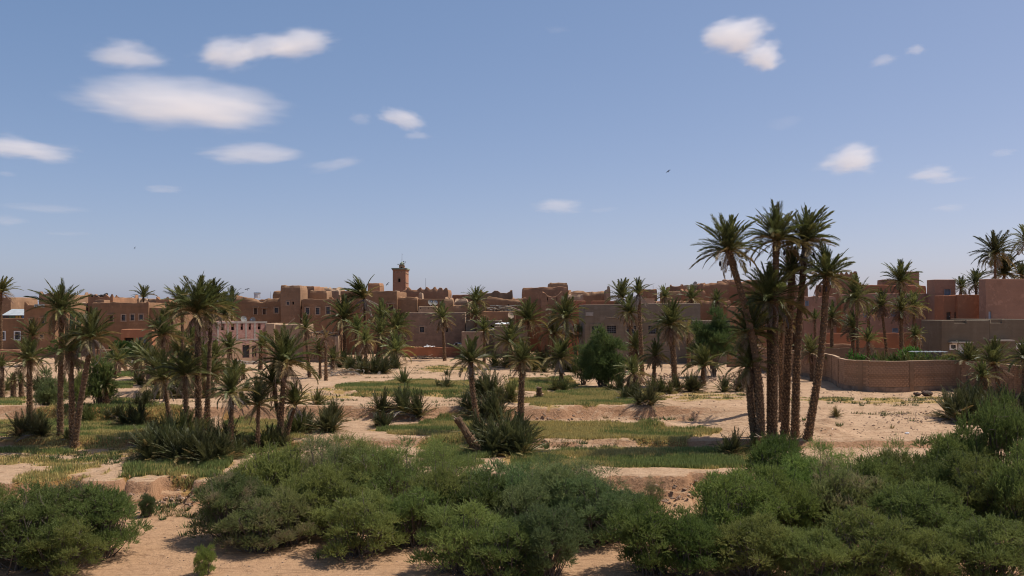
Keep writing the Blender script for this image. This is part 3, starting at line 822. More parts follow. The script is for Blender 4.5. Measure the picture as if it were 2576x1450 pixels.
# ---------------------------------------------------------------- the town
def win_parts(root, x0, x1, z0, z1, style, yd=0.0, wall_mat=None):
    """window or door set into an opening of the front wall (local frame, wall plane y = 0)"""
    w, h = x1 - x0, z1 - z0
    door = style.startswith('door')
    pm = {'dark': 'glass_dark', 'frame': 'glass_dark', 'grille': 'glass_dark', 'shut': 'wood_dark', 'lintel': 'glass_dark', 'blue': 'paint_blue', 'white': 'glass_dark', 'slit': 'void_dark',
          'door': 'wood_dark', 'doorw': 'door_white', 'doorg': 'void_dark', 'void': 'void_dark', 'arch': 'void_dark', 'deep': 'glass_dark', 'pale': 'pale_blue'}[style]
    rec = {'slit': .3, 'void': .35, 'doorg': .4}.get(style, .13)  # open styles: a dark panel set deep stands in for the unlit inside
    m = MB(); m.box(x0 - .04, x1 + .04, yd + rec, yd + rec + .05, z0 - .04, z1 + .04)
    o = m.build("door" if door else "window", M[pm], root)
    if style in ('frame', 'grille', 'white', 'deep'):
        fm = 'paint_white' if style == 'white' else 'frame_plaster'
        b = .15 if style != 'deep' else .28; pr = .05
        m = MB()
        m.box(x0 - b, x1 + b, yd - pr, yd + .06, z1, z1 + b); m.box(x0 - b, x1 + b, yd - pr, yd + .06, z0 - b, z0)
        m.box(x0 - b, x0, yd - pr + .003, yd + .06, z0, z1); m.box(x1, x1 + b, yd - pr + .003, yd + .06, z0, z1)
        m.build("frame", M[fm if style != 'deep' else 'cement'], o)
    if style in ('grille', 'frame', 'white', 'deep', 'blue'):
        m = MB(); nb = 3 if w < .7 else 4
        if style == 'blue':
            m.box(x0 + .01, x0 + w * .36, yd + .02, yd + .06, z0 + .02, z1 - .02); m.box(x1 - w * .36, x1 - .01, yd + .02, yd + .06, z0 + .02, z1 - .02)
            m.build("shutter", M["paint_blue"], o)
        else:
            for q in range(1, nb): xx = x0 + w * q / nb; m.box(xx - .014, xx + .014, yd + .05, yd + .08, z0, z1)
            for q in range(1, 4): zz = z0 + h * q / 4; m.box(x0, x1, yd + .045, yd + .075, zz - .014, zz + .014)
            m.build("grille", M["grille_grey"], o)
    if style == 'pale':
        m = MB()
        for q in range(5): zz = z0 + h * (q + .5) / 5; m.box(x0, x1, yd + .07, yd + .11, zz - .05, zz + .03)
        m.box(x0 - .07, x0, yd - .02, yd + .1, z0, z1); m.box(x1, x1 + .07, yd - .02, yd + .1, z0, z1)
        m.build('shutter', M['pale_blue'], o)
    if style in ('lintel', 'shut'):
        m = MB(); m.box(x0 - .25, x1 + .25, yd - .18, yd + .05, z1 + .12, z1 + .2); m.build("lintel", M["frame_plaster"], o)
        m = MB(); m.box(x0 - .1, x0, yd - .03, yd + .05, z0 - .1, z1 + .1); m.box(x1, x1 + .1, yd - .03, yd + .05, z0 - .1, z1 + .1); m.build("frame", M["frame_plaster"], o)
    if style == 'shut':
        m = MB()
        for q in range(6): zz = z0 + h * (q + .5) / 6; m.box(x0, x1, yd + .1, yd + .128, zz - .03, zz + .03)
        m.build("slats", M["wood_dark"], o)
    if door and style != 'doorg':
        m = MB(); m.box(x1 - .16, x1 - .12, yd + rec - .05, yd + rec + .01, z0 + h * .45, z0 + h * .52); m.build("handle", M["steel"], o)
    return o

BC = [0]
def building(name, label, x0, x1, yt, Y, depth, mat, wins=(), erode=.08, horns=(), hh=.45, hr=.5, para=.5, t=.32, yaw=0.0, width=None, yt2=None, cat="house", group="mud-brick houses of the town", amp=.05, step=.45, base=None, fwin=(), notch=()):
    """box house with uneven mud walls, parapet, recessed openings. x0, x1, yt in picture pixels at depth Y"""
    BC[0] += 1; sd_ = BC[0] * 13
    X0 = WX(x0, Y); w = width or (WX(x1, Y) - X0)
    zb = (gz(X0 + w / 2, min(Y, 128)) if base is None else base) - .4
    H = WZ(yt, Y) - zb
    slope = 0.0 if yt2 is None else (WZ(yt2, Y) - WZ(yt, Y)) / w
    d = depth
    root = thing(name, label, cat, (X0, Y, zb), math.radians(yaw), group)
    W_ = []
    for (a, b, c, e, sty) in wins:
        W_.append((WX(a, Y) - X0, WX(b, Y) - X0, WZ(e, Y) - zb, WZ(c, Y) - zb, sty))
    for q in fwin: W_.append(q)
    def shape(x, y, z):
        k = np.clip((z - (H - .9)) / .9, 0, 1)
        ins = erode * 1.1 * k ** 3 * (.1 + 1.7 * fbm(x * 2.1 + y * 2.3 + sd_, z * 2.2, 3, sd_))
        to = erode * 2.0 * (fbm(x * 1.4 + sd_, y * 1.4, 4, sd_ + 5) - .5) + slope * x
        to = to - erode * 1.3 * np.round(2.2 * fbm(x * .7 + sd_, y * .7, 2, sd_ + 11)) / 2.2 + erode * .6
        if erode > .12: to = to - erode * 1.2 * np.maximum(0, fbm(x * .5 + sd_, y * .5, 2, sd_ + 8) - .55) * 4
        for (hx, hy) in horns:
            dd = np.sqrt((x - hx * w) ** 2 + (y - hy * d) ** 2)
            to = to + hh * np.clip(1 - dd / hr, 0, 1) ** 1.2
        for (nx0, nx1, nd_) in notch:
            to = to - nd_ * ((x > nx0 * w) & (x < nx1 * w) & (y < 1.0))
        a = amp * 2 * (fbm(x * .6 + y * .31 + sd_, z * .6, 3, sd_ + 1) - .5); b = amp * 2 * (fbm(x * .5 + y * .37, z * .55 + sd_, 3, sd_ + 2) - .5)
        xx = np.clip(x, ins, w - ins) + a * np.where((x <= 0) | (x >= w), 1, .3)
        yy = np.clip(y, ins, d - ins) + b
        return np.stack([xx, yy, z + k * to], -1)
    def merge(base_, extra):
        ex = sorted(set(round(e, 4) for e in extra))
        out = [b for b in base_ if all(abs(b - e) > .09 for e in ex)] + ex
        return np.array(sorted(out))
    ins_ = [e for wn_ in W_ for e in wn_[:2]]; inz = [e for wn_ in W_ for e in wn_[2:4]]
    ninx = [e for (a, b, _) in notch for e in (a * w - .01, a * w + .01, b * w - .01, b * w + .01)]
    xs_ = merge(np.linspace(0, w, max(3, int(w / step) + 1)), ins_)
    if ninx: xs_ = np.array(sorted(set(list(xs_) + ninx)))
    top = [H - .9, H - .6, H - .35, H - .15, H - .03]
    zs_ = merge(np.concatenate([np.linspace(0, H - .9, max(2, int((H - .9) / .9) + 1))[:-1], top]), inz)
    zs_ = zs_[zs_ <= H - .029]
    m = MB()
    def sheet(xv, yv, zv, holes=()):
        XX = np.broadcast_to(xv, (len(zv), len(xv))); YY = np.broadcast_to(yv, (len(zv), len(xv))); ZZ = np.repeat(zv[:, None], len(xv), 1)
        V = shape(XX, YY, ZZ).reshape(-1, 3); n = len(xv); f = []
        for a in range(len(zv) - 1):
            for b in range(n - 1):
                if holes:
                    cx = (xv[b] + xv[b + 1]) / 2; cz = (zv[a] + zv[a + 1]) / 2
                    if any(h_[0] < cx < h_[1] and h_[2] < cz < h_[3] for h_ in holes): continue
                f.append((a * n + b, a * n + b + 1, (a + 1) * n + b + 1, (a + 1) * n + b))
        m.add(V, f)
    sheet(xs_, np.zeros(len(xs_)), zs_, W_)
    yv = np.linspace(0, d, max(3, int(d / (step * 1.5)) + 1))
    zc = np.concatenate([np.linspace(0, H - .9, 4)[:-1], top])
    sheet(np.full(len(yv), w), yv, zc)
    sheet(np.linspace(w, 0, max(3, int(w / (step * 1.5)) + 1)), np.full(max(3, int(w / (step * 1.5)) + 1), d), zc)
    sheet(np.zeros(len(yv)), yv[::-1], zc)
    # parapet crown and inner face
    px_ = np.concatenate([xs_[:-1], np.full(len(yv) - 1, w), np.linspace(w, 0, len(xs_))[:-1], np.zeros(len(yv) - 1)])
    py_ = np.concatenate([np.zeros(len(xs_) - 1), yv[:-1], np.full(len(xs_) - 1, d), yv[::-1][:-1]])
    O = shape(px_, py_, np.full(len(px_), H - .03))
    def inset(P, q): return np.stack([np.clip(P[:, 0], q, w - q), np.clip(P[:, 1], q, d - q), P[:, 2]], -1)
    e_ = erode * 1.2
    R1 = inset(O, e_ + .08) + (0, 0, .03); R2 = inset(O, e_ + t - .06) + (0, 0, .03); R3 = inset(O, e_ + t) + (0, 0, -.05); R4 = R3.copy(); R4[:, 2] = H - para
    n = len(O); V = np.vstack([O, R1, R2, R3, R4]); f = []
    for a in range(4):
        for b in range(n):
            b2 = (b + 1) % n; f.append((a * n + b, a * n + b2, (a + 1) * n + b2, (a + 1) * n + b))
    m.add(V, f)
    for (a, b, c, e, sty) in W_:
        cs_ = shape(np.array([a, b, b, a]), np.zeros(4), np.array([c, c, e, e]))
        back = cs_ + (0, .42, 0)
        m.add(np.vstack([cs_, back]), [[0, 4, 5, 1], [1, 5, 6, 2], [2, 6, 7, 3], [3, 7, 4, 0]])
    wo_ = m.build("wall", M[mat], root)
    m = MB(); m.box(t * .8, w - t * .8, t * .8, d - t * .8, H - para - .2, H - para); m.build("roof", M["adobe_pale"], root)
    for q in W_:
        if q[4] != 'open': win_parts(root, *q)
    return root, H, w, zb
b_ = building
CORN = [(0, 0), (1, 0), (0, 1), (1, 1)]
# --- far left
b_("mud_tower", "square mud tower at the far left with one sunlit face", -30, 27, 748, 141, 8, "adobe", erode=.05, group="mud towers of the town", cat="tower")
r_, H_, w_, zb_ = b_("mud_house", "low mud house at the left edge with two white-framed windows", -60, 66, 801, 123, 9, "adobe_dark",
   [(2, 12, 836, 854, 'white'), (38, 50, 836, 854, 'white')], erode=.05, horns=((0.02, .5), (.5, .5)), hh=.3)
# glazed roof shelter on it
sh = thing("roof_shelter", "roof shelter of pale metal sheets with coloured panes", "shelter", (WX(4, 125), 125, WZ(800, 125)), 0)
ww = WX(60, 125) - WX(4, 125)
m = MB(); m.add([(0, 0, .35), (ww, 0, .35), (ww, 2.6, 1.15), (0, 2.6, 1.15), (0, 0, .30), (ww, 0, .30), (ww, 2.6, 1.1), (0, 2.6, 1.1)], [[0, 1, 2, 3], [7, 6, 5, 4], [0, 4, 5, 1], [1, 5, 6, 2], [2, 6, 7, 3], [3, 7, 4, 0]]); m.build("roof_sheet", M["sheet_metal"], sh)
for q, mt in enumerate(("glass_dark", "glass_dark", "green_pane", "green_pane", "yellow_pane", "yellow_pane", "blue_pane")):
    m = MB(); m.box(ww * q / 7 + .04, ww * (q + 1) / 7 - .04, .22, .25, -.1, .38); m.build("pane", M[mt], sh)
for q in range(8):
    m = MB(); m.box(ww * q / 7 - .035, ww * q / 7 + .035, .18, .26, -.1, .40); m.build("post", M["wood_dark"], sh)
r_, H_, w_, zb_ = b_("mud_house", "brown house carrying the rooftop sign with a small upper window", 61, 139, 768, 121, 10, "adobe_dark",
   [(75, 82, 804, 817, 'lintel'), (104, 112, 802, 818, 'lintel'), (100, 108, 843, 850, 'frame')], erode=.05, horns=CORN, hh=.55)
sg = thing("rooftop_sign", "grey-white rooftop sign board with two lines of dark lettering", "sign", (WX(86, 120.7), 120.7, WZ(774.5, 120.7)), 0)
sw_ = WX(111, 120.7) - WX(86, 120.7)
m = MB(); m.box(0, sw_, 0, .05, .02, .42); m.build("board", M["sign_face"], sg)
for tx, zz, sz in (("GITE", .25, .15), ("EL KHARBAT", .06, .15)):
    cu = bpy.data.curves.new("lettering", 'FONT'); cu.body = tx; cu.size = sz * 1.35; cu.extrude = .006; cu.align_x = 'LEFT'
    cu.materials.append(M["sign_ink"])
    tmp = bpy.data.objects.new("tmp", cu); C.objects.link(tmp); bpy.context.view_layer.update()
    me = bpy.data.meshes.new_from_object(tmp.evaluated_get(bpy.context.evaluated_depsgraph_get())); bpy.data.objects.remove(tmp)
    me.materials.clear(); me.materials.append(M["sign_ink"])
    o = link("lettering", me, sg); o.location = (.08, -.012, zz); o.rotation_euler = (math.radians(90), 0, 0)
b_("mud_house", "upper storey with horned corners behind the tall left palm", 98, 160, 741, 134, 8, "adobe", erode=.05, horns=CORN + [(.4, 0), (.75, 0)], hh=.45)
b_("mud_house", "pale sunlit house between the sign house and the big dark house", 196, 236, 762, 137, 14, "adobe_pale", [], erode=.12)
b_("mud_house", "low pale house wing behind the sign house with small openings", 150, 196, 783, 129, 10, "adobe_pale", [(176, 182, 788, 797, 'void'), (188, 193, 788, 797, 'void')], erode=.08)
# --- the big dark house
b_("mud_house", "big dark mud house with a row of three framed windows", 231, 374, 761.5, 125, 9, "adobe_dark",
   [(275, 284, 794, 808, 'shut'), (306.5, 315.5, 793, 807, 'grille'), (329, 337.5, 792, 806, 'grille'), (350.5, 359.5, 792, 805, 'grille')], erode=.06, horns=((.385, 0), (1, 0)), hh=.18)
b_("mud_house", "lower right wing of the big dark house with a roof terrace", 374.6, 432, 774, 125.3, 9, "adobe_dark", [(391, 396, 800, 808, 'slit')], erode=.04, horns=((0, .5), (0, 1)), hh=.6)
b_("mud_house", "left roof storey with horned corners on the big dark house", 222, 284, 749, 130, 9, "adobe_red", erode=.05, horns=CORN + [(.3, 0), (.7, 0)], hh=.5)
b_("mud_house", "small block in front of the horned roof storey", 238, 262, 755, 128, 2.0, "adobe", erode=.04, para=.15)
b_("mud_house", "pale rear storey behind the big dark house with knobbed parapet", 270, 345, 750.5, 145, 8, "adobe_pale", erode=.06, horns=[(.15, 0), (.35, 0), (.55, 0), (.75, 0), (1, 0)], hh=.35, hr=.4)
b_("mud_house", "reddish terrace room on the right wing of the big dark house", 392, 424, 755, 131, 4, "adobe_red", erode=.05, horns=CORN, hh=.45)
b_("mud_house", "rear mud block seen above the terrace room", 370, 470, 752, 139, 8, "adobe", erode=.12)
b_("mud_house", "dark rear mud wall behind the wind-ruffled palms", 424, 480, 766, 133, 12, "adobe", erode=.1, horns=((0, 0), (1, 0)), hh=.4)
r_, H_, w_, zb_ = b_("orange_house", "small orange-rendered house with blue shutters", 304, 382, 829, 116, 3, "orange_render",
   [(312, 336, 850, 871, 'doorg'), (349, 369, 849, 864, 'blue')], erode=.02, amp=.015, group="rendered houses")
m = MB(); m.box(.9, 1.55, .1, .14, .5, 2.3); dq = m.build("door", M["paint_blue"], r_); dq.location = (WX(325, 116) - WX(304, 116) - .9, 0, .35)
b_("garden_wall", "brown mud garden wall below the orange house", 230, 386, 879, 110.5, .45, "adobe_dark", erode=.08, cat="wall", group="mud garden walls", para=.1, t=.15)
b_("garden_wall", "brown garden wall at the left edge below the low house", -60, 52, 880, 112, .45, "adobe_red", erode=.08, cat="wall", group="mud garden walls", para=.1, t=.15)
b_("garden_wall", "low pale ruined wall at the left edge among the young palms", -60, 46, 935, 101, .5, "adobe", erode=.18, cat="wall", group="mud garden walls", para=.1, t=.15)
# --- raw brick house, one face to the sun
Yh = 110.0
r_, H_, w_, zb_ = b_("brick_house", "unfinished pink hollow-brick house with five small window openings", 547, 668, 811, Yh, 11, "hollow_brick", erode=.0, amp=.0, yaw=35, width=5.9, group="rendered houses", step=.8, para=.35,
   fwin=[(.42, .82, 4.15, 4.95, 'void'), (1.6, 1.98, 4.15, 4.92, 'void'), (2.72, 3.02, 4.18, 4.92, 'void'), (3.68, 3.98, 4.18, 4.92, 'void'), (4.78, 5.14, 4.2, 4.92, 'void'), (2.95, 3.75, .9, 2.4, 'dark'), (4.1, 4.6, 1.0, 2.3, 'dark')])
m = MB(); m.box(-.01, 5.91, -.02, .02, 3.05, 5.02); 
mb2 = MB()
for zz in (2.95, 5.0): mb2.box(-.03, 5.93, -.025, .03, zz, zz + .16)
mb2.box(-.03, 5.93, -.028, .03, H_ - .16, H_ + .01)
for xx in (0.0, 1.15, 2.25, 3.3, 4.35, 5.72): mb2.box(xx - .03, xx + .17, -.022, .03, 2.9, H_ - .17)
mb2.build("concrete_frame", M["concrete"], r_)
m = MB(); m.box(.25, 5.7, -.012, .02, .3, .88); m.box(.25, 2.9, -.012, .02, .9, 2.9); m.box(3.8, 4.05, -.012, .02, .9, 2.9); m.box(4.65, 5.7, -.012, .02, .9, 2.9); m.build("plaster_panel", M["plaster_tan"], r_)
# side opening with brick seen through it
m = MB(); m.box(-.05, .02, 4.4, 6.0, 3.9, 4.9); m.build("window", M["brick_clay"], r_)
b_("plaster_house", "plain tan plastered house end right of the raw brick house", 668.5, 690, 814, 113, 4.5, "plaster_tan", erode=.03, amp=.02, group="rendered houses")
b_("mud_house", "low house of exposed mud courses right of the raw brick house", 690.5, 762, 817, 113.5, 6, "adobe_pale", [], erode=.05, amp=.08)
b_("garden_wall", "mud retaining wall below the raw brick house", 560, 665, 932, 104, 2.5, "adobe_pale", erode=.2, cat="wall", group="mud garden walls", para=.1)
b_("mud_house", "low ruined mud room with a wooden lattice top", 762, 852, 845, 112, 4, "adobe", [(805, 820, 856, 885, 'void')], erode=.12)
b_("mud_pillar", "sunlit mud pillar at the right end of the ruined room", 842, 852, 846, 111.6, .6, "adobe_pale", erode=.05, cat="pillar", para=.05, t=.1)
# --- long eroded house and its tower
b_("mud_house", "long mud house with a crumbled top and small framed windows", 588, 707, 748, 131, 9, "adobe_dark",
   [(639, 646.5, 776, 791, 'shut'), (661, 668.5, 778, 791, 'shut'), (691, 700, 775, 787, 'frame')], erode=.26, yt2=752)
b_("mud_tower", "heavy mud tower with two tiny windows and a worn rim", 706, 756, 718.5, 129, 4.6, "adobe", [(721.5, 727, 760, 767, 'frame'), (735.5, 739.5, 759.5, 766.5, 'slit')], erode=.16, group="mud towers of the town", cat="tower")
b_("mud_tower", "rounded stub joined to the left of the heavy tower", 686, 712, 731, 133, 5, "adobe_dark", erode=.2, group="mud towers of the town", cat="tower")
b_("mud_house", "mud block behind the heavy tower's right side", 764, 790, 720.5, 141, 8, "adobe_red", erode=.08)
b_("mud_house", "pale worn wall stub behind the heavy tower", 786, 806, 722, 147, 4, "adobe_pale", erode=.2)
b_("mud_house", "small smooth mud room on the roofs right of the heavy tower", 778, 822, 731.5, 134, 4, "adobe", erode=.1, para=.15)
b_("ruined_wall", "pale ruined wall crest standing behind the small roof room", 812, 852, 723, 150, 6, "adobe_pale", erode=.22)
b_("mud_house", "house with three tall framed windows in a row", 757, 856, 752.5, 127, 9, "adobe_dark",
   [(769, 777.5, 775, 791, 'grille'), (795, 803.5, 775, 791, 'grille'), (821, 829.5, 773, 790, 'grille'), (752.6 + 6, 760, 771, 778, 'slit')], erode=.05, horns=[(0, 1), (.25, 1), (.45, 1), (.7, 1), (.97, 1), (1, 0)], hh=.55, para=.7)
# --- big wall and minaret
b_("mud_house", "huge plain mud wall below the minaret with one shuttered window", 856, 999, 732.5, 131, 12, "adobe_dark", [(978.5, 989.5, 767, 783, 'shut')], erode=.06)
b_("mud_tower", "worn square turret left of the minaret", 925, 955, 712.5, 142, 5, "adobe_red", erode=.14, group="mud towers of the town", cat="tower")
# minaret
Ym = 160.0
mr_ = thing("minaret", "red mosque minaret with a green-tiled lantern and loudspeakers", "minaret", (WX(988, Ym), Ym, 1.0), 0)
mw = WX(1020.5, Ym) - WX(988, Ym); md = 4.6; mz = WZ(678, Ym) - 1.0
def zm(py): return WZ(py, Ym) - 1.0
def xm(px): return WX(px, Ym) - WX(988, Ym)
m = MB(); wx0, wx1, wz0, wz1 = xm(1002), xm(1007), zm(710), zm(701)
xsq = [0, wx0, wx1, mw]; zsq = [0, wz0, wz1, mz]
for a in range(3):
    for b in range(3):
        if a == 1 and b == 1: continue
        m.add([(xsq[a], 0, zsq[b]), (xsq[a + 1], 0, zsq[b]), (xsq[a + 1], 0, zsq[b + 1]), (xsq[a], 0, zsq[b + 1])], [[0, 1, 2, 3]])
m.add([(mw, 0, 0), (mw, md, 0), (mw, md, mz), (mw, 0, mz)], [[0, 1, 2, 3]]); m.add([(0, 0, 0), (0, md, 0), (0, md, mz), (0, 0, mz)], [[3, 2, 1, 0]])
m.add([(0, md, 0), (mw, md, 0), (mw, md, mz), (0, md, mz)], [[3, 2, 1, 0]])
m.add([(wx0, 0, wz0), (wx1, 0, wz0), (wx1, 0, wz1), (wx0, 0, wz1), (wx0, .3, wz0), (wx1, .3, wz0), (wx1, .3, wz1), (wx0, .3, wz1)], [[0, 4, 5, 1], [1, 5, 6, 2], [2, 6, 7, 3], [3, 7, 4, 0]])
m.build("shaft", M["minaret_red"], mr_)
m = MB(); m.box(wx0, wx1, .2, .26, wz0, wz1); wq = m.build("window", M["void_dark"], mr_)
m = MB(); cxw = (wx0 + wx1) / 2; rw = (wx1 - wx0) / 2
for q in range(7):
    a0, a1 = math.pi * q / 7, math.pi * (q + 1) / 7; zt_ = wz1 - rw
    # arched corner fill
    m.add([(cxw + rw * math.cos(a0), -.004, zt_ + rw * math.sin(a0)), (cxw + rw * math.cos(a1), -.004, zt_ + rw * math.sin(a1)), (cxw + rw * 1.04 * (1 if a1 < 1.6 else -1), -.004, wz1 + .02)], [[0, 1, 2]])
m.box(wx0 - .1, wx0, -.03, .1, wz0 - .05, wz1 + .1); m.box(wx1, wx1 + .1, -.03, .1, wz0 - .05, wz1 + .1); m.box(wx0 - .1, wx1 + .1, -.033, .1, wz1 + .02, wz1 + .14)
m.build("arch_frame", M["adobe"], wq)
m = MB(); m.box(-.2, mw + .2, -.2, md + .2, mz, mz + .22); m.build("cornice", M["tile_green"], mr_)
m = MB(); m.box(-.1, mw + .1, -.1, md + .1, mz - .16, mz - .003); m.build("cornice_band", M["adobe"], mr_)
for zz in (zm(688), zm(712), zm(723)):
    m = MB(); m.box(mw, mw + .07, .25, md - .25, zz, zz + .14); m.build("ledge", M["adobe_pale"], mr_)
for xx in (0, mw - .18):
    m = MB(); m.box(xx, xx + .18, -.035, 0, 0, mz - .17); m.build("corner_strip", M["minaret_red"], mr_)
for q in range(9):
    m = MB(); m.box(.25 + q * .2, .32 + q * .2, -.03, .01, mz - .5 - .12 * (q % 2), mz - .28 - .12 * (q % 2)); m.build("brick_dentil", M["plaster_tan" if q % 3 else "adobe_dark"], mr_)
lx0, lx1 = xm(1001), xm(1014); lz1 = zm(667)
m = MB(); ly = 1.6
m.box(lx0, lx0 + .27, ly, ly + 1.1, mz + .22, lz1); m.box(lx1 - .3, lx1, ly, ly + 1.1, mz + .22, lz1); m.box(lx0, lx1, ly + .003, ly + 1.1, lz1 - .18, lz1 - .004); m.box(lx0, lx1, ly + 1.0, ly + 1.103, mz + .22, lz1 - .2)
lant = m.build("lantern", M["minaret_red"], mr_)
m = MB()
for q in range(4): m.box(lx0 + q * .2, lx0 + q * .2 + .12, ly - .02, ly + .1, lz1, lz1 + .12)
m.build("merlons", M["adobe_dark"], lant)
lc = (lx0 + lx1) / 2; lyc = ly + .55
m = MB(); m.lathe([(.28, lz1 - .02), (.42, lz1 + .16), (.38, lz1 + .34), (.2, lz1 + .52), (.02, lz1 + .68)], 8, (lc, lyc, 0)); m.build("green_dome", M["tile_green"], mr_)
m = MB(); fz = lz1 + .66; m.tube([(lc, lyc, fz), (lc, lyc, fz + 1.5)], [.025, .012], 5)
for q, rr_ in enumerate((.075, .065, .05, .04)): m.lathe([(.001, -rr_), (rr_, 0), (.001, rr_)], 8, (lc, lyc, fz + .12 + q * .26))
m.tube([(lc + .12, lyc, fz + 1.12), (lc + .16, lyc, fz + 1.2), (lc + .1, lyc, fz + 1.28)], [.02, .02, .02], 4)
m.build("finial", M["grille_grey"], mr_)
for q, (dx_, dz_, az) in enumerate(((-.55, .05, -2.2), (-.2, -.1, -1.6), (.6, .45, 0.0), (.35, .5, -1.6), (.36, .2, -1.4))):
    m = MB(); c = np.array([lc + dx_, lyc - .5, lz1 + .12 + dz_]); dv = np.array([math.cos(az), math.sin(az), 0])
    m.tube([c - dv * .14, c - dv * .02, c + dv * .1], [.03, .04, .11], 9, False); m.build("loudspeaker", M["dish_grey"], mr_)
m = MB(); m.tube([(lx1 + .12, lyc - .5, mz + .2), (lx1 + .12, lyc - .5, lz1 + .6)], [.025, .025], 5); m.build("speaker_pole", M["steel"], mr_)
# --- right of the minaret
b_("mud_house", "rear mud house with a row of little horned merlons on top", 1012, 1128, 729, 146, 8, "adobe_red", erode=.14,
   horns=[(.12, 0), (.155, 0), (.36, 0), (.40, 0), (.52, 0), (.555, 0), (.68, 0), (.715, 0), (.81, 0), (.85, 0), (.93, 0), (.965, 0)], hh=.42, hr=.26, step=.2)
b_("mud_house", "mud house part below the minaret with a broken parapet", 999.6, 1050, 747.5, 131.6, 10, "adobe_dark", erode=.12)
b_("mud_pillar", "sunlit mud pillar on the broken parapet below the minaret", 992, 999.4, 731.5, 132.2, 3.6, "adobe_pale", erode=.06, cat="pillar", para=.06, t=.12)
b_("mud_pillar", "pale leaning mud pillar on the roofs right of the minaret", 1053, 1062, 737, 134, 2.4, "adobe_pale", erode=.09, cat="pillar", para=.06, t=.12)
b_("mud_house", "mud house right of the broken parapet with two dishes before it", 1050.4, 1125, 752.5, 132.5, 8, "adobe_dark", erode=.05)
b_("mud_tower", "rounded mud bastion right of the two dishes", 1116, 1140, 749, 131, 3, "adobe", erode=.2, group="mud towers of the town", cat="tower")
b_("mud_house", "small low room under the two dishes", 1052, 1098, 771, 129.5, 3, "adobe_pale", [(1057, 1059, 774, 777, 'slit'), (1076, 1078, 774, 777, 'slit')], erode=.03)
b_("mud_house", "pale broken walls right of the rounded bastion", 1141, 1176, 752, 136, 4, "adobe_pale", erode=.22)
b_("mud_house", "dark low wall in front of the pale broken walls", 1138, 1182, 768, 131, 4, "adobe", erode=.12)
r_, H_, w_, zb_ = b_("block_house", "house of bare concrete blocks with one barred window and a narrow dark door", 1019, 1170, 786.5, 126.5, 8, "block_grey",
   [(1056.5, 1067, 823, 836.5, 'frame'), (1121, 1126.5, 821, 835.5, 'void')], erode=.0, amp=.0, group="rendered houses", para=.3)
blk = MB(); bw, bh = .42, .205
nrow = int(H_ / bh); wn_ = [(WX(a, 126.5) - WX(1019, 126.5), WX(b, 126.5) - WX(1019, 126.5), WZ(d_, 126.5) - zb_, WZ(c_, 126.5) - zb_) for (a, b, c_, d_) in ((1056.5, 1067, 823, 836.5), (1121, 1126.5, 821, 835.5))]
for rr_ in range(nrow):
    x = -(rr_ % 2) * bw / 2
    while x < w_ - .02:
        xa, xb = max(0.01, x + .012), min(w_ - .01, x + bw - .012); za, zz = rr_ * bh + .012, rr_ * bh + bh - .012
        if xb - xa > .05 and not any(xb > q[0] - .16 and xa < q[1] + .16 and zz > q[2] - .16 and za < q[3] + .16 for q in wn_):
            pr = .012 + .012 * random.random(); blk.box(xa, xb, -pr, .01, za, zz)
        x += bw
bo = blk.build("concrete_blocks", M["block_face"], r_); bo['kind'] = 'stuff'
b_("mud_house", "narrow dark doorway wing left of the block house", 1006, 1018.6, 797, 126, 4, "adobe_dark", [(1010.5, 1017.5, 800, 812, 'doorg')], erode=.03)
b_("garden_wall", "mud yard wall in front of the block house with straw along its top", 1012, 1168, 874, 123.5, .5, "terracotta", erode=.06, cat="wall", group="mud garden walls", para=.1, t=.15)
b_("block_house", "stepped grey block walls right of the block house", 1171.5, 1262, 806.5, 124, 7, "cement", [(1234, 1243, 818, 828, 'void')], erode=.0, amp=.01, group="rendered houses", para=.3)
b_("block_house", "lower front step of the grey block walls", 1161, 1216, 835, 121, 2.5, "block_grey", erode=.0, amp=.01, group="rendered houses", para=.3)
b_("block_house", "grey block room with white sheeting on its roof", 1244, 1330, 822, 122, 6, "cement", erode=.0, amp=.01, group="rendered houses", para=.25)
b_("mud_house", "brown course-laid house behind the white sheeting", 1212, 1296, 783.5, 130, 7, "adobe_red", erode=.03)
b_("mud_house", "dark mud house with sagging pale rim behind the stick pile", 1224, 1318, 746, 138, 7, "adobe_dark", [(1277, 1281, 766, 771, 'slit')], erode=.14, yt2=758)
b_("mud_house", "rear mud wall with three small horns right of the merlon house", 1137, 1225, 742, 152, 6, "adobe_red", erode=.06)
b_("mud_house", "horned rear wall behind the dark house with sagging rim", 1206, 1290, 738, 148, 6, "adobe", erode=.07, horns=[(.03, 0), (.5, 0), (.97, 0)], hh=.7, hr=.55, yt2=737)
b_("mud_house", "low brown wall left of the great ruin", 1286, 1326, 750, 139, 6, "adobe_dark", erode=.14)
b_("ruined_house", "great mud ruin with a tall plain wall right of centre", 1314, 1428, 725, 143, 10, "adobe_red", erode=.12, yt2=722)
b_("ruined_house", "eroded top block at the right end of the great ruin", 1382, 1429, 712.5, 150, 8, "adobe", erode=.16)
b_("ruined_house", "horned wall with arrow slits in front of the great ruin", 1362, 1416, 747, 134, 2.2, "adobe_red", [(1376.5, 1378.5, 750, 760, 'slit'), (1400, 1402, 750, 760, 'slit')], erode=.06, horns=[(.05, 0), (.97, 0)], hh=.9, hr=1.0)
b_("ruined_house", "crumbled sunlit walls right of the great ruin", 1430, 1535, 733, 149, 10, "adobe", erode=.3)
b_("ruined_house", "end spike of the crumbled walls", 1524, 1536, 729, 146, 3, "adobe_pale", erode=.12, horns=[(.9, 0)], hh=.6)
b_("ruined_house", "stub room with thick rim before the crumbled walls", 1428, 1468, 741, 140, 6, "adobe_pale", erode=.2)
b_("mud_house", "smooth reddish house left of the cement house", 1416, 1474, 757, 133, 8, "terracotta", erode=.04)
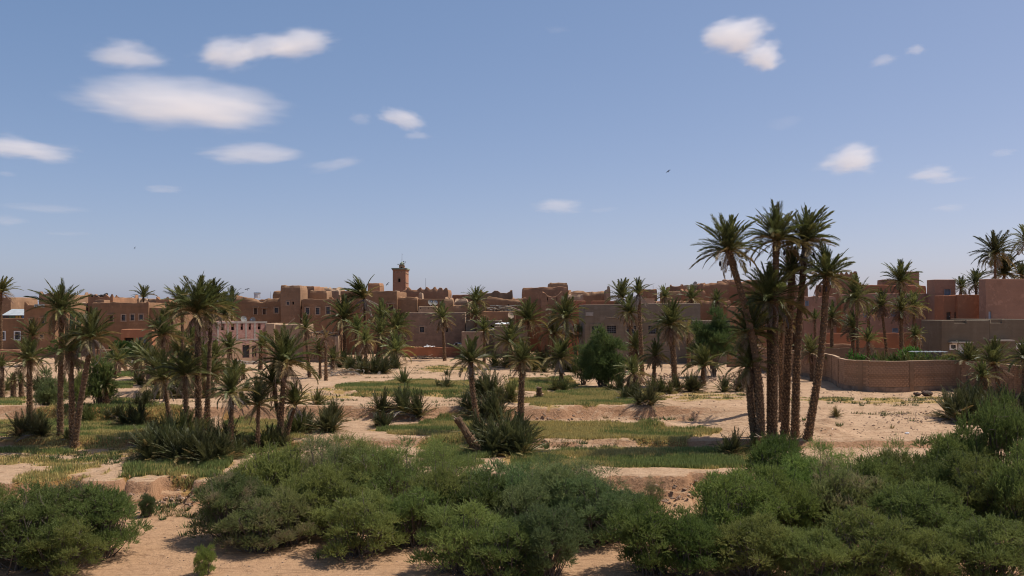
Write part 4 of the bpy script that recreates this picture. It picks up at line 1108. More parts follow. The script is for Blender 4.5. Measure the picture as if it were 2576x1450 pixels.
b_("orange_house", "plain orange house end beside the cement house", 1432, 1471, 773, 127, 6, "terracotta", erode=.02, amp=.02, group="rendered houses")
b_("mud_house", "low brown wall on the roof line of the cement house", 1490, 1556, 757.5, 128, 2, "terracotta", erode=.03)
# --- cement house
r_, H_, w_, zb_ = b_("cement_house", "big unpainted cement house with framed lower windows", 1471, 1612, 767, 112, 10, "cement",
   [(1489, 1511, 821, 840, 'deep'), (1527, 1550, 820, 839, 'deep'), (1577, 1600, 820, 839, 'deep')], erode=.0, amp=.02, group="rendered houses", para=.3, yt2=766)
m = MB(); m.box(.1, 1.0, -.06, .02, WZ(795, 112) - zb_, WZ(786, 112) - zb_); m.build("vent_box", M["concrete"], r_)
b_("cement_house", "right half of the cement house with a blank upper wall", 1612.4, 1762, 764.5, 112.5, 10, "cement", [(1631, 1655, 820, 840, 'deep')], erode=.0, amp=.02, group="rendered houses", para=.3, yt2=763.5)
b_("cement_house", "low grey wall at the right of the cement house", 1745, 1836, 807, 111, 4, "cement", erode=.0, amp=.02, group="rendered houses", para=.3)
sh = thing("roof_shed", "tan sheet-metal shed on the cement house roof", "shed", (WX(1612, 116), 116, WZ(768, 116)), 0)
m = MB(); ww = WX(1646, 116) - WX(1612, 116); m.box(0, ww, 0, 1.6, 0, .8); m.build("wall", M["shed_tan"], sh)
for q in range(7):
    m = MB(); m.box(ww * q / 6 - .02, ww * q / 6 + .02, -.04, 0, 0, .8); m.build("rib", M["shed_tan"], sh)
m = MB(); m.box(-.1, ww + .1, -.1, 1.7, .8, .84); m.build("roof_sheet", M["shed_tan"], sh)
# --- rear line up to the clump
b_("mud_house", "plain rear mud block left of the cement house palms", 1617, 1653, 727.5, 146, 6, "adobe_red", erode=.08)
b_("ruined_house", "ruined tower stump with two horns", 1684, 1720, 721, 152, 4, "adobe_red", erode=.1, horns=[(.03, 0), (.97, 0)], hh=.5)
b_("ruined_house", "mud wall below the two-horned stump", 1676, 1714, 733, 142, 6, "adobe", erode=.1)
b_("ruined_house", "long low rear wall behind the cement house", 1654, 1840, 757, 135, 6, "adobe_red", erode=.14)
b_("mud_house", "tan roof room carrying a dish", 1726, 1760, 717, 153, 5, "adobe_pale", erode=.04)
b_("mud_house", "stepped mud walls under the dish room", 1722, 1776, 729, 147, 8, "adobe_red", erode=.2)
b_("ruined_house", "broad rear ruin left of the leaning palm trunk", 1768, 1835, 712, 149, 8, "adobe_red", erode=.2, yt2=708)
b_("ruined_house", "rear ruin behind the leaning palm trunk", 1832, 1920, 704, 151, 9, "adobe_red", erode=.2)
b_("mud_house", "rear house between the trunks of the clump", 1918, 2032, 717, 143, 8, "adobe_red", erode=.1)
b_("mud_house", "brown house wall low behind the clump trunks", 1830, 1990, 770, 126, 8, "adobe_red", erode=.08)
# --- right of the clump
b_("mud_house", "pale rose house right of the clump with one blue-grey window", 2022, 2104, 746, 124, 8, "rose_render", [(2027, 2033, 757, 770, 'pale')], erode=.1)
b_("mud_house", "low wall piece with ledge left of the horned tower", 2084, 2108, 716, 139, 6, "adobe_red", erode=.1)
b_("mud_tower", "tower with a crown of pointed horns", 2105, 2156, 698, 132, 2.0, "adobe_red", erode=.04, horns=CORN + [(.25, 0), (.5, 0), (.75, 0), (1, .3), (1, .6)], hh=.85, hr=.5, group="mud towers of the town", cat="tower", step=.22)
b_("terracotta_house", "wide rose-brown house behind the right palms with small blue-grey windows", 2150, 2352, 739, 120, 5, "rose_render",
   [(2335, 2347, 779, 794, 'pale'), (2243, 2256, 784, 797, 'pale'), (2208, 2218, 784, 797, 'pale'), (2172, 2182, 788, 799, 'pale'), (2246, 2258, 826, 842, 'pale')], erode=.03, amp=.02, group="rendered houses")
b_("terracotta_house", "bright terracotta upper storey with a rounded parapet", 2168, 2330, 716.5, 127, 3, "terracotta", erode=.05, amp=.02, group="rendered houses", yt2=719)
b_("terracotta_house", "brown stair block on the terracotta house roof", 2273, 2312, 683.5, 133, 1.6, "rose_render", erode=.0, amp=.01, group="rendered houses", para=.1)
b_("terracotta_house", "low roof block left of the stair block", 2220, 2272, 704, 136, 2, "rose_render", erode=.06, amp=.02, group="rendered houses")
b_("terracotta_house", "square rose tower with one shuttered window", 2351, 2404, 703.5, 118, 2.2, "rose_render", [(2377, 2390, 728, 744, 'pale')], erode=.0, amp=.01, group="rendered houses", para=.2)
b_("orange_house", "orange garden house with two doors, left part", 2374, 2409.6, 744, 114.5, 2.5, "terracotta", [(2381, 2392, 786, 806, 'door'), (2401, 2407, 786, 806, 'door')], erode=.0, amp=.01, group="rendered houses", para=.2)
b_("orange_house", "orange garden house, blank right part, second render tone for its shading", 2410, 2482, 742, 114, 2.4, "orange_render", erode=.0, amp=.01, group="rendered houses", para=.2)  # shading of the right part put in as a render colour of its own
b_("rose_house", "tall plain rose house at the right edge", 2479.5, 2620, 702, 111, 1.6, "rose_render", [(2487, 2493.5, 784, 812, 'doorw')], erode=.0, amp=.02, group="rendered houses", para=.2)
b_("grey_house", "grey crenellated house at the right with a door canopy", 2369, 2489, 806.5, 100, 5.0, "cement_dark", [(2392, 2404, 868, 877, 'white'), (2411, 2426, 866, 890, 'doorw')], erode=.0, amp=.015, group="rendered houses", para=.5, notch=((.26, .52, .28),), horns=())
r_, H_, w_, zb_ = b_("grey_house", "second grey crenellated house at the right edge", 2489.4, 2640, 804.5, 100.4, 9, "cement_dark", [(2493, 2500, 868, 895, 'doorg'), (2559, 2573, 867.5, 875.5, 'white')], erode=.0, amp=.015, group="rendered houses", para=.5, notch=((.005, .21, .36),))
for px0, px1, py, lab in ((2390, 2443, 862, "thin pale canopy slab over the door of the grey house"), (2492, 2547, 857, "thin canopy slab over the dark doorway at the right edge")):
    Yq = 99.6; o = thing("door_canopy", lab, "canopy", (WX(px0, Yq), Yq, WZ(py, Yq)), 0)
    m = MB(); m.box(0, WX(px1, Yq) - WX(px0, Yq), -.5, .6, -.06, .06); m.build("slab", M["concrete"], o)
    m = MB(); m.box(.1, .18, -.2, .5, -.2, -.063); m.build("bracket", M["concrete"], o)
b_("garden_wall", "terracotta garden wall behind the right palms", 2075, 2362, 838, 108, .4, "terracotta", erode=.04, cat="wall", group="mud garden walls", para=.1, t=.12)
b_("garden_wall", "lower brown garden wall before the terracotta one", 2050, 2146, 866, 101, .4, "adobe_red", erode=.1, cat="wall", group="mud garden walls", para=.1, t=.12)
b_("garden_wall", "weathered brick-coloured wall at the back of the walled garden", 2040, 2262, 876, 97, .4, "mortar", erode=.05, cat="wall", group="mud garden walls", para=.1, t=.12)
b_("garden_wall", "brown wall low behind the palms between the cement house and the clump", 1830, 1935, 880, 106, .4, "adobe_dark", erode=.1, cat="wall", group="mud garden walls", para=.1, t=.12)

# --- curved brick wall round the garden
WP = [(1905, 100.0), (2065, 87.5), (2125, 77.0), (2228, 75.0), (2409, 76.2), (2532, 70.9), (2640, 64.5)]
def _cr(P, n=4):
    P = np.array([P[0]] + list(P) + [P[-1]], float); out = []
    for k in range(1, len(P) - 2):
        for u in np.linspace(0, 1, n, endpoint=False):
            a, b, c, d_ = P[k - 1], P[k], P[k + 1], P[k + 2]
            out.append(.5 * (2 * b + (c - a) * u + (2 * a - 5 * b + 4 * c - d_) * u * u + (3 * b - a - 3 * c + d_) * u ** 3))
    return out + [P[-2]]
WP = _cr([(WX(a, b), b) for a, b in WP], 3)     # smooth plan of the wall
HWALL = 2.38
wall_root = thing("brick_wall", "long curved garden wall of tan bricks with piers, before the grey house", "wall", (WX(2228, 75), 75, gz(WX(2228, 75), 75)), 0)
ox, oy, oz = wall_root.location
bricks = []
core = MB(); pil = []; cop = MB(); foot = MB()
for k in range(len(WP) - 1):
    a = np.array(WP[k]); b = np.array(WP[k + 1])
    L = np.linalg.norm(b - a); u = (b - a) / L; nrm = np.array([u[1], -u[0]])
    if nrm[1] > 0: nrm = -nrm
    nst = max(1, int(round(L / 4)))
    zA, zB = gz(*a) , gz(*b)
    za0 = (zA + zB) / 2
    ang = math.atan2(u[1], u[0])
    Mx = Matrix.Translation((a[0] - ox, a[1] - oy, za0 - oz)) @ Matrix.Rotation(ang, 4, 'Z')
    core.box(0, L, 0, .2, -.5, HWALL, Mx)
    cop.box(-.02, L + .02, -.03, .23, HWALL + .003, HWALL + .07, Mx)
    foot.box(0, L, -.035, .01, -.5, .38, Mx)
    run_ = globals().setdefault('RUN', [0.0])
    piers = [x for x in np.arange(-run_[0] % 4.2, L, 4.2)]; run_[0] += L
    for x in piers: pil.append((Mx, x))
    rows = 12; rh = (HWALL - .42) / rows; bl = .36
    for r0 in range(rows):
        x = -(r0 % 2) * bl / 2
        while x < L:
            xa, xb = max(.0, x + .014), min(L, x + bl - .014)
            if xb - xa > .08 and all(abs((xa + xb) / 2 - x_) > .22 for x_ in piers):
                bricks.append((k, Mx, (xa + xb) / 2, (xb - xa), .42 + rh * (r0 + .5), rh - .03))
            x += bl
core.build("wall_core", M["mortar"], wall_root)
cop.build("coping", M["plaster_tan"], wall_root)
fo = foot.build("footing", M["stone"], wall_root)
pm_ = MB(); pm_.box(-.17, .17, -.045, .1, -.5, HWALL); pme = pm_.mesh("pier", M["mortar"])
for Mx, x in pil:
    o = link("pier", pme, wall_root); o.matrix_local = Mx @ Matrix.Translation((x, 0, 0))
bme = []
for q in range(3):
    m = MB(); V = np.array([[x, y, z] for z in (-.5, .5) for y in (-1.0, 0.0) for x in (-.5, .5)], float)
    rs = np.random.default_rng(q); V = V + rs.uniform(-.05, .05, V.shape) * np.array([.4, 1, 1])
    m.add(V, [[0, 2, 3, 1], [4, 5, 7, 6], [0, 1, 5, 4], [2, 6, 7, 3], [0, 4, 6, 2], [1, 3, 7, 5]])
    bme.append(m.mesh("brick", M["brick_clay" if q < 2 else "brick_clay_dark"]))
# the bricks that show largest are single parts, the rest one joined part
def bkey(e):
    p = e[1] @ Vector((e[2], 0, e[4])); pxx = HX + (p.x + ox) * FOC / (p.y + oy)
    return (0 if 2130 < pxx < 2400 else 1, abs(pxx - 2225))
bricks.sort(key=bkey)
rest = MB()
for q, (k, Mx, xc, wl, zc, hh_) in enumerate(bricks):
    pr = random.uniform(.012, .03)
    if q < 300:
        o = link("brick", bme[q * 7 % 3], wall_root)
        o.matrix_local = Mx @ Matrix.Translation((xc, 0.004, zc)) @ Matrix.Diagonal((wl, pr, hh_, 1))
    else:
        rest.box(xc - wl / 2, xc + wl / 2, -pr, .004, zc - hh_ / 2, zc + hh_ / 2, Mx)
ro = rest.build("bricks", M["brick_clay"], wall_root); ro['kind'] = 'stuff'
# ---------------------------------------------------------------- the palms, from left to right
D = palm
D("small far palm cut by the left edge above the square mud tower", (2, 800), (2, 738), 36, Y=118, style='windr')
D("tall palm rising in front of the sign house with drooping dead fronds", (151, 1110), (155, 782), 66, tw=18, stub=.2, nd=10, lo=-20)
D("palm leaning right beside the tall one, crown below the big house windows", (186, 1110), (231, 852), 68, tw=19, stub=.3, nd=12, lo=-15)
D("shorter palm between the tall one and the leaning one, crown hanging brown", (182, 1106), (178, 885), 58, tw=18, stub=.5, nd=16, lo=-25, n=26)
D("palm with a dark thicket round its foot at the left edge", (75, 1078), (74, 908), 50, tw=18, stub=.7, nd=8)
D("small palm below the sign house wall", (84, 940), (82, 846), 38, Y=104, n=30, nd=6)
D("young palm cut by the left edge beside the far-left grass", (4, 1000), (4, 925), 30, style='up')
D("thin bare-stemmed young palm left of the thicket palm", (55, 1000), (52, 955), 18)
D("twin of the thin young palm nearest the left edge", (34, 1003), (33, 958), 18)
D("shaggy palm in front of the orange house", (418, 1010), (410, 842), 52, tw=15, nd=10, lo=-20)
D("tall thick-trunked palm with a wind-ruffled crown left of the raw brick house", (500, 1105), (497, 790), 84, tw=20, stub=.75, nd=9, wind=(.22, -.15), n=50, lo=0)
D("second crown of the wind-ruffled pair, slimmer trunk leaning right", (521, 1090), (531, 772), 62, tw=15, stub=.2, nd=6, wind=(.3, -.1), lo=0)
D("slim palm behind the wind-ruffled pair on their left", (463, 990), (457, 772), 46, tw=11, nd=6)
D("pale-fronded palm behind the raw brick house roof", (566, 860), (565, 792), 46, Y=124, n=42, nd=10, green="frond_blue", lo=-30)
D("broad low palm with a stout crown left of the wind-ruffled pair", (430, 1068), (411, 960), 66, tw=14, nd=6, lo=0, n=36)
D("palm with slim trunk and bright crown in front of the wind-ruffled pair", (470, 1108), (465, 945), 62, tw=16, stub=.8, nd=8, lo=0)
D("palm right of the thick trunk, crown at its middle height", (518, 1082), (525, 945), 52, tw=15, nd=8)
D("leaning palm with tousled crown right of the left thicket", (579, 1142), (584, 990), 54, tw=16, stub=.5, nd=10, wind=(-.2, -.1), n=34, lo=-15)
D("palm standing before the ground floor of the raw brick house", (573, 932), (577, 878), 38, n=32, nd=8)
D("small palm at the right end of the raw brick house", (655, 930), (655, 872), 34, style='windr', n=26)
D("tiny palm on the rubble below the raw brick house", (612, 955), (612, 940), 24, style='up')
D("bright broad palm in front of the plaster wall, the fullest crown left of centre", (703, 1108), (716, 915), 78, tw=17, stub=.5, nd=7, n=46, lo=-12)
D("lower palm under the fullest crown", (725, 1110), (690, 968), 54, tw=15, nd=8, curve=-.2)
D("short palm right of the fullest crown with trunk leaning right", (716, 1115), (742, 1020), 46, tw=14, nd=5, lo=10)
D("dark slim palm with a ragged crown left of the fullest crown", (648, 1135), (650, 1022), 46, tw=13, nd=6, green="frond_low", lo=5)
D("thin palm with a bound shaggy head before the low mud wall", (779, 950), (768, 828), 34, tw=11, nd=18, n=24, own=True)
D("nearly dead palm stem with a few hanging fronds", (820, 958), (819, 852), 26, style='dry', tw=9)
D("small palm left of the nearly dead stem", (806, 952), (804, 884), 28, tw=9)
D("little stemless palm right of the nearly dead stem", (838, 930), (838, 908), 30, style='up')
D("palm bent by the wind rising over the big wall left of the minaret", (920, 905), (917, 752), 48, Y=116, tw=11, wind=(-.55, -.1), nd=8, n=44, lo=10)
D("bushy palm left of the wind-bent one, broad crown against the house", (868, 905), (866, 806), 50, Y=114, tw=12, nd=10)
D("palm right of the wind-bent one under the minaret", (955, 910), (960, 802), 42, Y=114, tw=13, nd=16)
D("lowest palm crown spreading right in the thicket under the minaret", (993, 915), (994, 832), 46, Y=112, tw=11, nd=12, wind=(.25, 0))
D("slender palm with its trunk bowed in front of the thicket under the minaret", (908, 920), (898, 832), 34, tw=10, nd=8, curve=-.3)
D("palm with a pale straight trunk at the front of the thicket under the minaret", (920, 935), (919, 862), 36, tw=11, nd=12, n=26)
D("palm with a thick skirt at the middle of the thicket under the minaret", (950, 915), (957, 842), 38, tw=14, nd=22, n=24)
D("short palm at the right foot of the thicket under the minaret", (995, 918), (995, 885), 42, nd=6, lo=0)
D("single palm with a hanging skirt in front of the block house", (1119, 908), (1113, 803), 36, tw=10, nd=22, n=30, wind=(-.15, 0))
D("yellowish palm top showing over the roofs right of the block house", (1198, 850), (1197, 762), 36, Y=132, style='')
D("palm below the yellowish one at the corner of the grey walls", (1196, 850), (1197, 794), 30, Y=124, nd=5)
D("dark-stemmed palm in front of the grey block walls", (1218, 905), (1219, 834), 32, Y=110, tw=9, style='')
D("palm with a curved trunk left of the big thicket in the centre", (1210, 1090), (1184, 912), 52, tw=17, stub=.9, nd=9, curve=-.15, n=40, lo=-5)
D("low arching palm left of the twin trunks at the centre", (1286, 930), (1284, 865), 50, Y=100, nd=6, lo=0)
D("palm with slim trunk before the horned ruin", (1331, 905), (1329, 808), 46, Y=108, tw=9, nd=8, lo=-15)
D("palm right of the slim one, crown level with the ruin foot", (1425, 915), (1424, 800), 48, Y=106, tw=10, nd=8, lo=-20)
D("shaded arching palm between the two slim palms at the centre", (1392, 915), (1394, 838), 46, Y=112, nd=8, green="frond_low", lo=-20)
D("palm standing over the big thicket at the centre, spiky trunk", (1309, 1075), (1314, 912), 48, tw=20, stub=.9, nd=7, n=38)
D("squat palm with wide flat crown on the grass edge at the centre", (1413, 962), (1410, 902), 46, tw=13, nd=10, lo=-22, n=34)
D("left crown of the three seen over the cement house", (1566, 850), (1565, 750), 40, Y=122, nd=5)
D("middle palm at the cement house wall with a bowed dead skirt", (1587, 900), (1585, 788), 44, Y=104, tw=11, nd=18, lo=-15)
D("tallest thin palm in front of the cement house, narrow head", (1616, 948), (1606, 742), 34, tw=14, stub=.9, nd=16, n=26, lo=25, own=True)
D("full palm with a heavy skirt of dead fronds before the cement house", (1699, 973), (1688, 820), 54, tw=18, stub=.6, nd=30, n=44, lo=-5)
D("small palm showing behind the cement house roof, left one", (1673, 850), (1673, 748), 26, Y=128, style='skirt')
D("wide small palm showing behind the cement house roof, middle one", (1740, 850), (1740, 754), 32, Y=128)
D("small palm showing behind the cement house roof, right one", (1804, 850), (1803, 758), 28, Y=128, style='skirt')
D("low palm tuft left of the tallest thin palm", (1600, 935), (1598, 880), 38, nd=12, n=30)
D("short yellow-green palm between the skirted palm and the tallest thin one", (1643, 972), (1648, 896), 36, tw=12, nd=14, n=30)
D("dead-skirted palm stump beside the grey garden house", (1733, 925), (1731, 838), 30, style='dry', tw=13)
D("bushy palm at the foot of the tallest thin palm", (1596, 985), (1592, 942), 40, nd=14, lo=0)
D("wide low palm right of the skirted palm", (1768, 970), (1770, 922), 46, nd=8, n=38, lo=0)
# the tall group at the right
grp = "tall palms standing in one clump"
D("leftmost of the tall clump, trunk leaning left, crown alone against the sky", (1912, 1132), (1832, 632), 80, tw=24, stub=.34, nd=3, n=50, curve=.5, group=grp, bags=3, lo=-18, drop=.7)
D("tallest palm of the clump with a straight trunk", (1945, 1108), (1953, 607), 84, tw=24, stub=.38, nd=4, n=52, group=grp, bags=2, lo=-14, drop=.7)
D("second tallest of the clump, just right of the tallest", (2000, 1100), (2027, 612), 80, tw=24, stub=.38, nd=5, n=52, curve=-.1, group=grp, bags=2, lo=-12, drop=.7)
D("shorter palm half hidden between the two tallest of the clump", (1974, 1096), (1992, 690), 66, tw=24, stub=.95, nd=12, n=44, group=grp, bags=2)
D("rightmost of the clump, trunk leaning right", (2030, 1104), (2079, 698), 72, tw=24, stub=.44, nd=7, n=48, curve=.25, group=grp, bags=2, lo=-14, drop=.8)
D("lower palm in front of the tallest one, broad crown", (1938, 1118), (1935, 758), 88, tw=20, stub=.4, nd=14, n=56, group=grp, lo=-20)
D("short dark palm of the clump with its trunk against the leaning one", (1918, 1128), (1890, 842), 66, tw=20, stub=.9, nd=12, n=46, group=grp)
D("short palm at the left foot of the clump with a beard of dead fronds", (1905, 1130), (1882, 925), 62, tw=22, stub=.9, nd=26, n=30, group=grp, curve=-.12)
D("brown half-dead palm inside the clump behind the bearded one", (1898, 1100), (1878, 880), 52, tw=18, stub=.9, nd=24, n=22, group=grp)
# right side
D("palm with dark trunk before the horned tower", (2160, 885), (2154, 752), 50, Y=92, tw=11, nd=8, lo=-30, wind=(-.1, 0))
D("palm against the terracotta house roof", (2268, 880), (2265, 710), 46, Y=98, tw=12, nd=10, lo=-5)
D("slim palm leaning right over the terracotta wall", (2236, 868), (2217, 770), 36, Y=96, tw=10, nd=14)
D("palm with a thick dead skirt before the terracotta house", (2271, 884), (2267, 782), 40, Y=94, tw=14, nd=24, n=30)
D("palm right of the thick-skirted one, crown higher", (2296, 870), (2300, 772), 36, Y=99, tw=11, nd=16)
D("tiny round palm behind the terracotta wall", (2187, 850), (2185, 792), 22, Y=112, tw=12)
D("yellowing palm left of the dark-trunked one", (2147, 880), (2145, 826), 36, Y=94, nd=10)
D("low fresh palm in the walled garden behind the clump", (2186, 885), (2184, 862), 36, Y=90, nd=3, style='up')
D("drooping pale palm between the clump and the dark-trunked palm", (2092, 880), (2093, 800), 34, Y=98, nd=14, style='skirt')
D("narrow dark young palm just right of the clump", (2051, 880), (2050, 806), 22, Y=102, style='up')
D("small palm hidden at the corner of the grey crenellated house", (2303, 885), (2303, 846), 26, Y=96)
D("tall far palm over the roofs at the right edge", (2506, 800), (2503, 640), 50, Y=130, tw=9, nd=6, n=46, lo=-35, green="frond_low")
D("second far palm behind the tall one at the right edge", (2526, 800), (2526, 692), 48, Y=134, tw=9, nd=4, green="frond_low")
D("far palm cut by the right edge", (2580, 800), (2582, 612), 40, Y=134, n=30)
D("low far palm crown at the right edge behind the rose wall", (2575, 800), (2570, 694), 30, Y=136)
D("palm rising behind the orange garden house", (2463, 830), (2454, 716), 34, Y=116, tw=9)
D("faint small palm left of the one behind the orange garden house", (2418, 830), (2418, 726), 26, Y=128)
D("palm in front of the brick wall at the right, left of the pair", (2443, 985), (2439, 915), 48, tw=14, nd=10, lo=5, n=36)
D("palm in front of the brick wall at the right, right of the pair", (2520, 1005), (2499, 918), 54, tw=14, nd=10, lo=0, n=38)
D("palm fronds entering at the right edge above the brick wall", (2580, 1000), (2578, 905), 44, Y=62, nd=5)
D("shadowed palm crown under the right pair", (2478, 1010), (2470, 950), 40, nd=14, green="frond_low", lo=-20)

# stemless clumps of suckers
CL = {}
FGN = [frond_geo(b, 34, 800 + i, .0085, 1.2, .15) for i, b in enumerate((.1, .3, .6, .95, 1.4))]
def clump_mesh(v, green, nd):
    """one sucker rosette: fronds springing from the ground, joined"""
    key = (v, green, nd)
    if key not in CL:
        m = MB(); mi = []; rr = np.random.default_rng(1300 + v)
        for (az, el, bi, sc, roll, kd) in frond_list(84, nd, 1200 + v * 7, (0, 0), 1.0, 8, .75):
            if kd == 'd': el = rr.uniform(-.15, .4); g = FGD[bi]; q = 2
            else: g = FGN[bi]; q = 0 if kd == 'g' else 1
            A = np.array(fmat(az, el, sc * rr.uniform(.6, 1.08), roll, 1.0))
            o_ = np.array([rr.normal(0, .07), rr.normal(0, .07), 0])
            m.add(g[0] @ A[:3, :3].T + o_, g[1]); mi += [q] * len(g[1])
        me = m.mesh("frond_clump", None)
        for x in (green, "frond_old", "frond_grey"): me.materials.append(M[x])
        me.polygons.foreach_set("material_index", np.array(mi, np.int32))
        CL[key] = me
    return CL[key]
def shrub(label, base, r, n=30, spread=1.0, green="frond_low", nd=4, hub=3):
    PALM_N[0] += 1; sd_ = PALM_N[0]
    X, Y, z = GP(*base); L = r * Y / FOC * 1.12
    root = thing("palm_thicket" if hub > 3 else "palm_shrub", label, "palm shrub", (X, Y, z), 0, "stemless palm shrubs")
    rr = np.random.default_rng(sd_)
    for h in range(hub):
        a = h * 2.4 + rr.uniform(0, 1.2); d = 0 if h == 0 else rr.uniform(.35, .8) * L * spread
        ox_, oy_ = d * math.cos(a), d * math.sin(a) * .6
        o = link("frond_clump", clump_mesh((sd_ + h) % 3, green, 4 if nd < 6 else 9), root)
        k = L * (1.0 if h == 0 else rr.uniform(.6, .95))
        o.location = (ox_, oy_, gz(X + ox_, Y + oy_) - z - .03); o.scale = (k, k, k * rr.uniform(.9, 1.1))
        o.rotation_euler = (rr.normal(0, .08) - .12 * math.sin(a) * (h > 0), rr.normal(0, .08) + .2 * math.cos(a) * (h > 0), rr.uniform(0, 6.28))
    return root
S = shrub
S("dark round palm shrub round the foot of the left-edge thicket palm", (78, 1112), 62, 44, .8, hub=4)
S("spreading palm shrub on bare ground left of the left thicket", (335, 1052), 54, 40, 1.0, hub=4)
S("small upright palm shrub behind the spreading one", (368, 1030), 40, 20, hub=2)
S("large dark thicket under the wind-ruffled palms, left half", (425, 1158), 96, 52, 1.0, hub=7)
S("large dark thicket under the wind-ruffled palms, right half", (505, 1165), 90, 52, 1.0, hub=7, nd=6)
S("palm shrub at the right end of the left thicket", (555, 1160), 66, 34, .8, hub=3, nd=6)
S("tiny palm sprout between the two tall left trunks", (172, 1106), 30, 12, hub=1, green="frond_green")
S("dark palm shrub left of the fullest crown's trunks", (690, 1125), 44, 24, hub=2)
S("pointed palm shrub right of the short leaning palm", (842, 1032), 52, 26, .5, hub=2)
S("small neat palm on a stub trunk left of the pointed shrub", (799, 1020), 40, 20, hub=1, green="frond_green")
S("wide palm shrub below the pointed one", (820, 1085), 60, 44, 1.0, hub=4)
S("wide double palm shrub in the middle of the bare plots", (1015, 1055), 62, 50, 1.1, hub=4, nd=6)
S("smaller shrub touching the left of the double one", (968, 1075), 42, 22, hub=2)
S("single grassy palm tuft on the bare plot below the minaret", (1016, 967), 38, 20, .4, hub=1, green="frond_green")
S("dry scrubby tuft beside the thin grass strip", (1122, 978), 28, 24, 1.0, hub=3, nd=8)
S("tiny tuft on bare ground below the block house wall", (1124, 944), 16, 12, hub=1)
S("dark shrub behind the curved-trunk palm", (1245, 1035), 72, 44, .9, hub=4, nd=8)
S("low shrub at the left foot of the curved-trunk palm", (1185, 1050), 40, 26, hub=3)
S("big palm thicket at the centre beside the leaning stump", (1268, 1140), 92, 64, .8, hub=5, nd=10)
S("smaller front part of the central thicket", (1210, 1140), 52, 24, .6, hub=2, nd=8)
S("grassy palm tuft under the squat palm", (1418, 985), 36, 22, hub=2, green="frond_green")
S("feathery palm shrub at the right end of the yellow plot", (1637, 1030), 52, 36, .6, hub=2, nd=8)
S("palm shrub left of the feathery one, pale dead leaves below", (1590, 1005), 50, 34, .8, hub=3, nd=10)
S("palm shrub at the foot of the heavy-skirted palm", (1735, 985), 50, 34, .9, hub=3, nd=6)
S("dark isolated palm shrub left of the tall clump's foot", (1848, 1145), 60, 40, .5, hub=2, nd=4)
S("small sprout between the trunks of the tall clump", (1962, 1120), 36, 16, hub=1)
S("lone little palm sprout on the sand right of the clump", (2103, 1048), 26, 14, .3, hub=1, green="frond_old", nd=3)
S("tall dark thicket at the right edge before the brick wall", (2440, 1060), 74, 54, .9, hub=5, nd=10)
S("right part of the dark thicket before the brick wall", (2500, 1055), 66, 40, .9, hub=4, nd=8)
S("young palm shrub cut by the left edge on the far plot", (2, 995), 30, 18, hub=2, green="frond_green")
S("palm shrub beside the olive-grey bush at the left", (270, 1010), 36, 18, hub=1, green="frond_green")
S("low shrub behind the fullest crown", (650, 985), 42, 26, hub=2)
S("shaded shrub on the far plot right of the fallen fronds", (885, 925), 34, 20, hub=2)
S("grey-green shrub at the foot of the thicket under the minaret", (940, 940), 46, 36, 1.1, hub=4, nd=6)
S("reedy shrub right of the thicket under the minaret", (990, 925), 38, 30, .9, hub=3, nd=12)
S("dark shrub under the low arching palm", (1275, 925), 44, 30, 1.0, hub=3)
S("shaded shrub under the slim palms at the centre", (1370, 925), 50, 40, 1.2, hub=4)
S("shrub in shade behind the bearded palm", (1860, 985), 44, 26, hub=2)

D("drooping yellowish palm behind the round green tree", (287, 950), (294, 908), 36, nd=10, lo=-25)
D("small palm at the foot of the light yellow-green tree", (267, 1024), (267, 972), 30, nd=6, own=True)
D("little palm on the path right of the round green tree", (343, 955), (343, 935), 28, style='up')
D("palm crown in the mass left of the thick trunk, middle height", (452, 975), (450, 888), 46, tw=12, nd=8)
D("palm crown in the mass behind the thick trunk", (487, 965), (482, 872), 42, tw=11, nd=8, green="frond_blue")
D("palm right of the slimmer ruffled trunk, crown low", (546, 965), (541, 905), 40, tw=12, nd=8)
D("upper palm crown left of the wind-ruffled pair", (436, 900), (433, 800), 36, Y=108, tw=9, nd=6)
D("small palm showing over the roof of the pale rear storey", (361, 800), (361, 750), 28, Y=140, style='up')
D("palm tips showing over the long mud house's left end", (583, 800), (583, 756), 28, Y=140, style='')

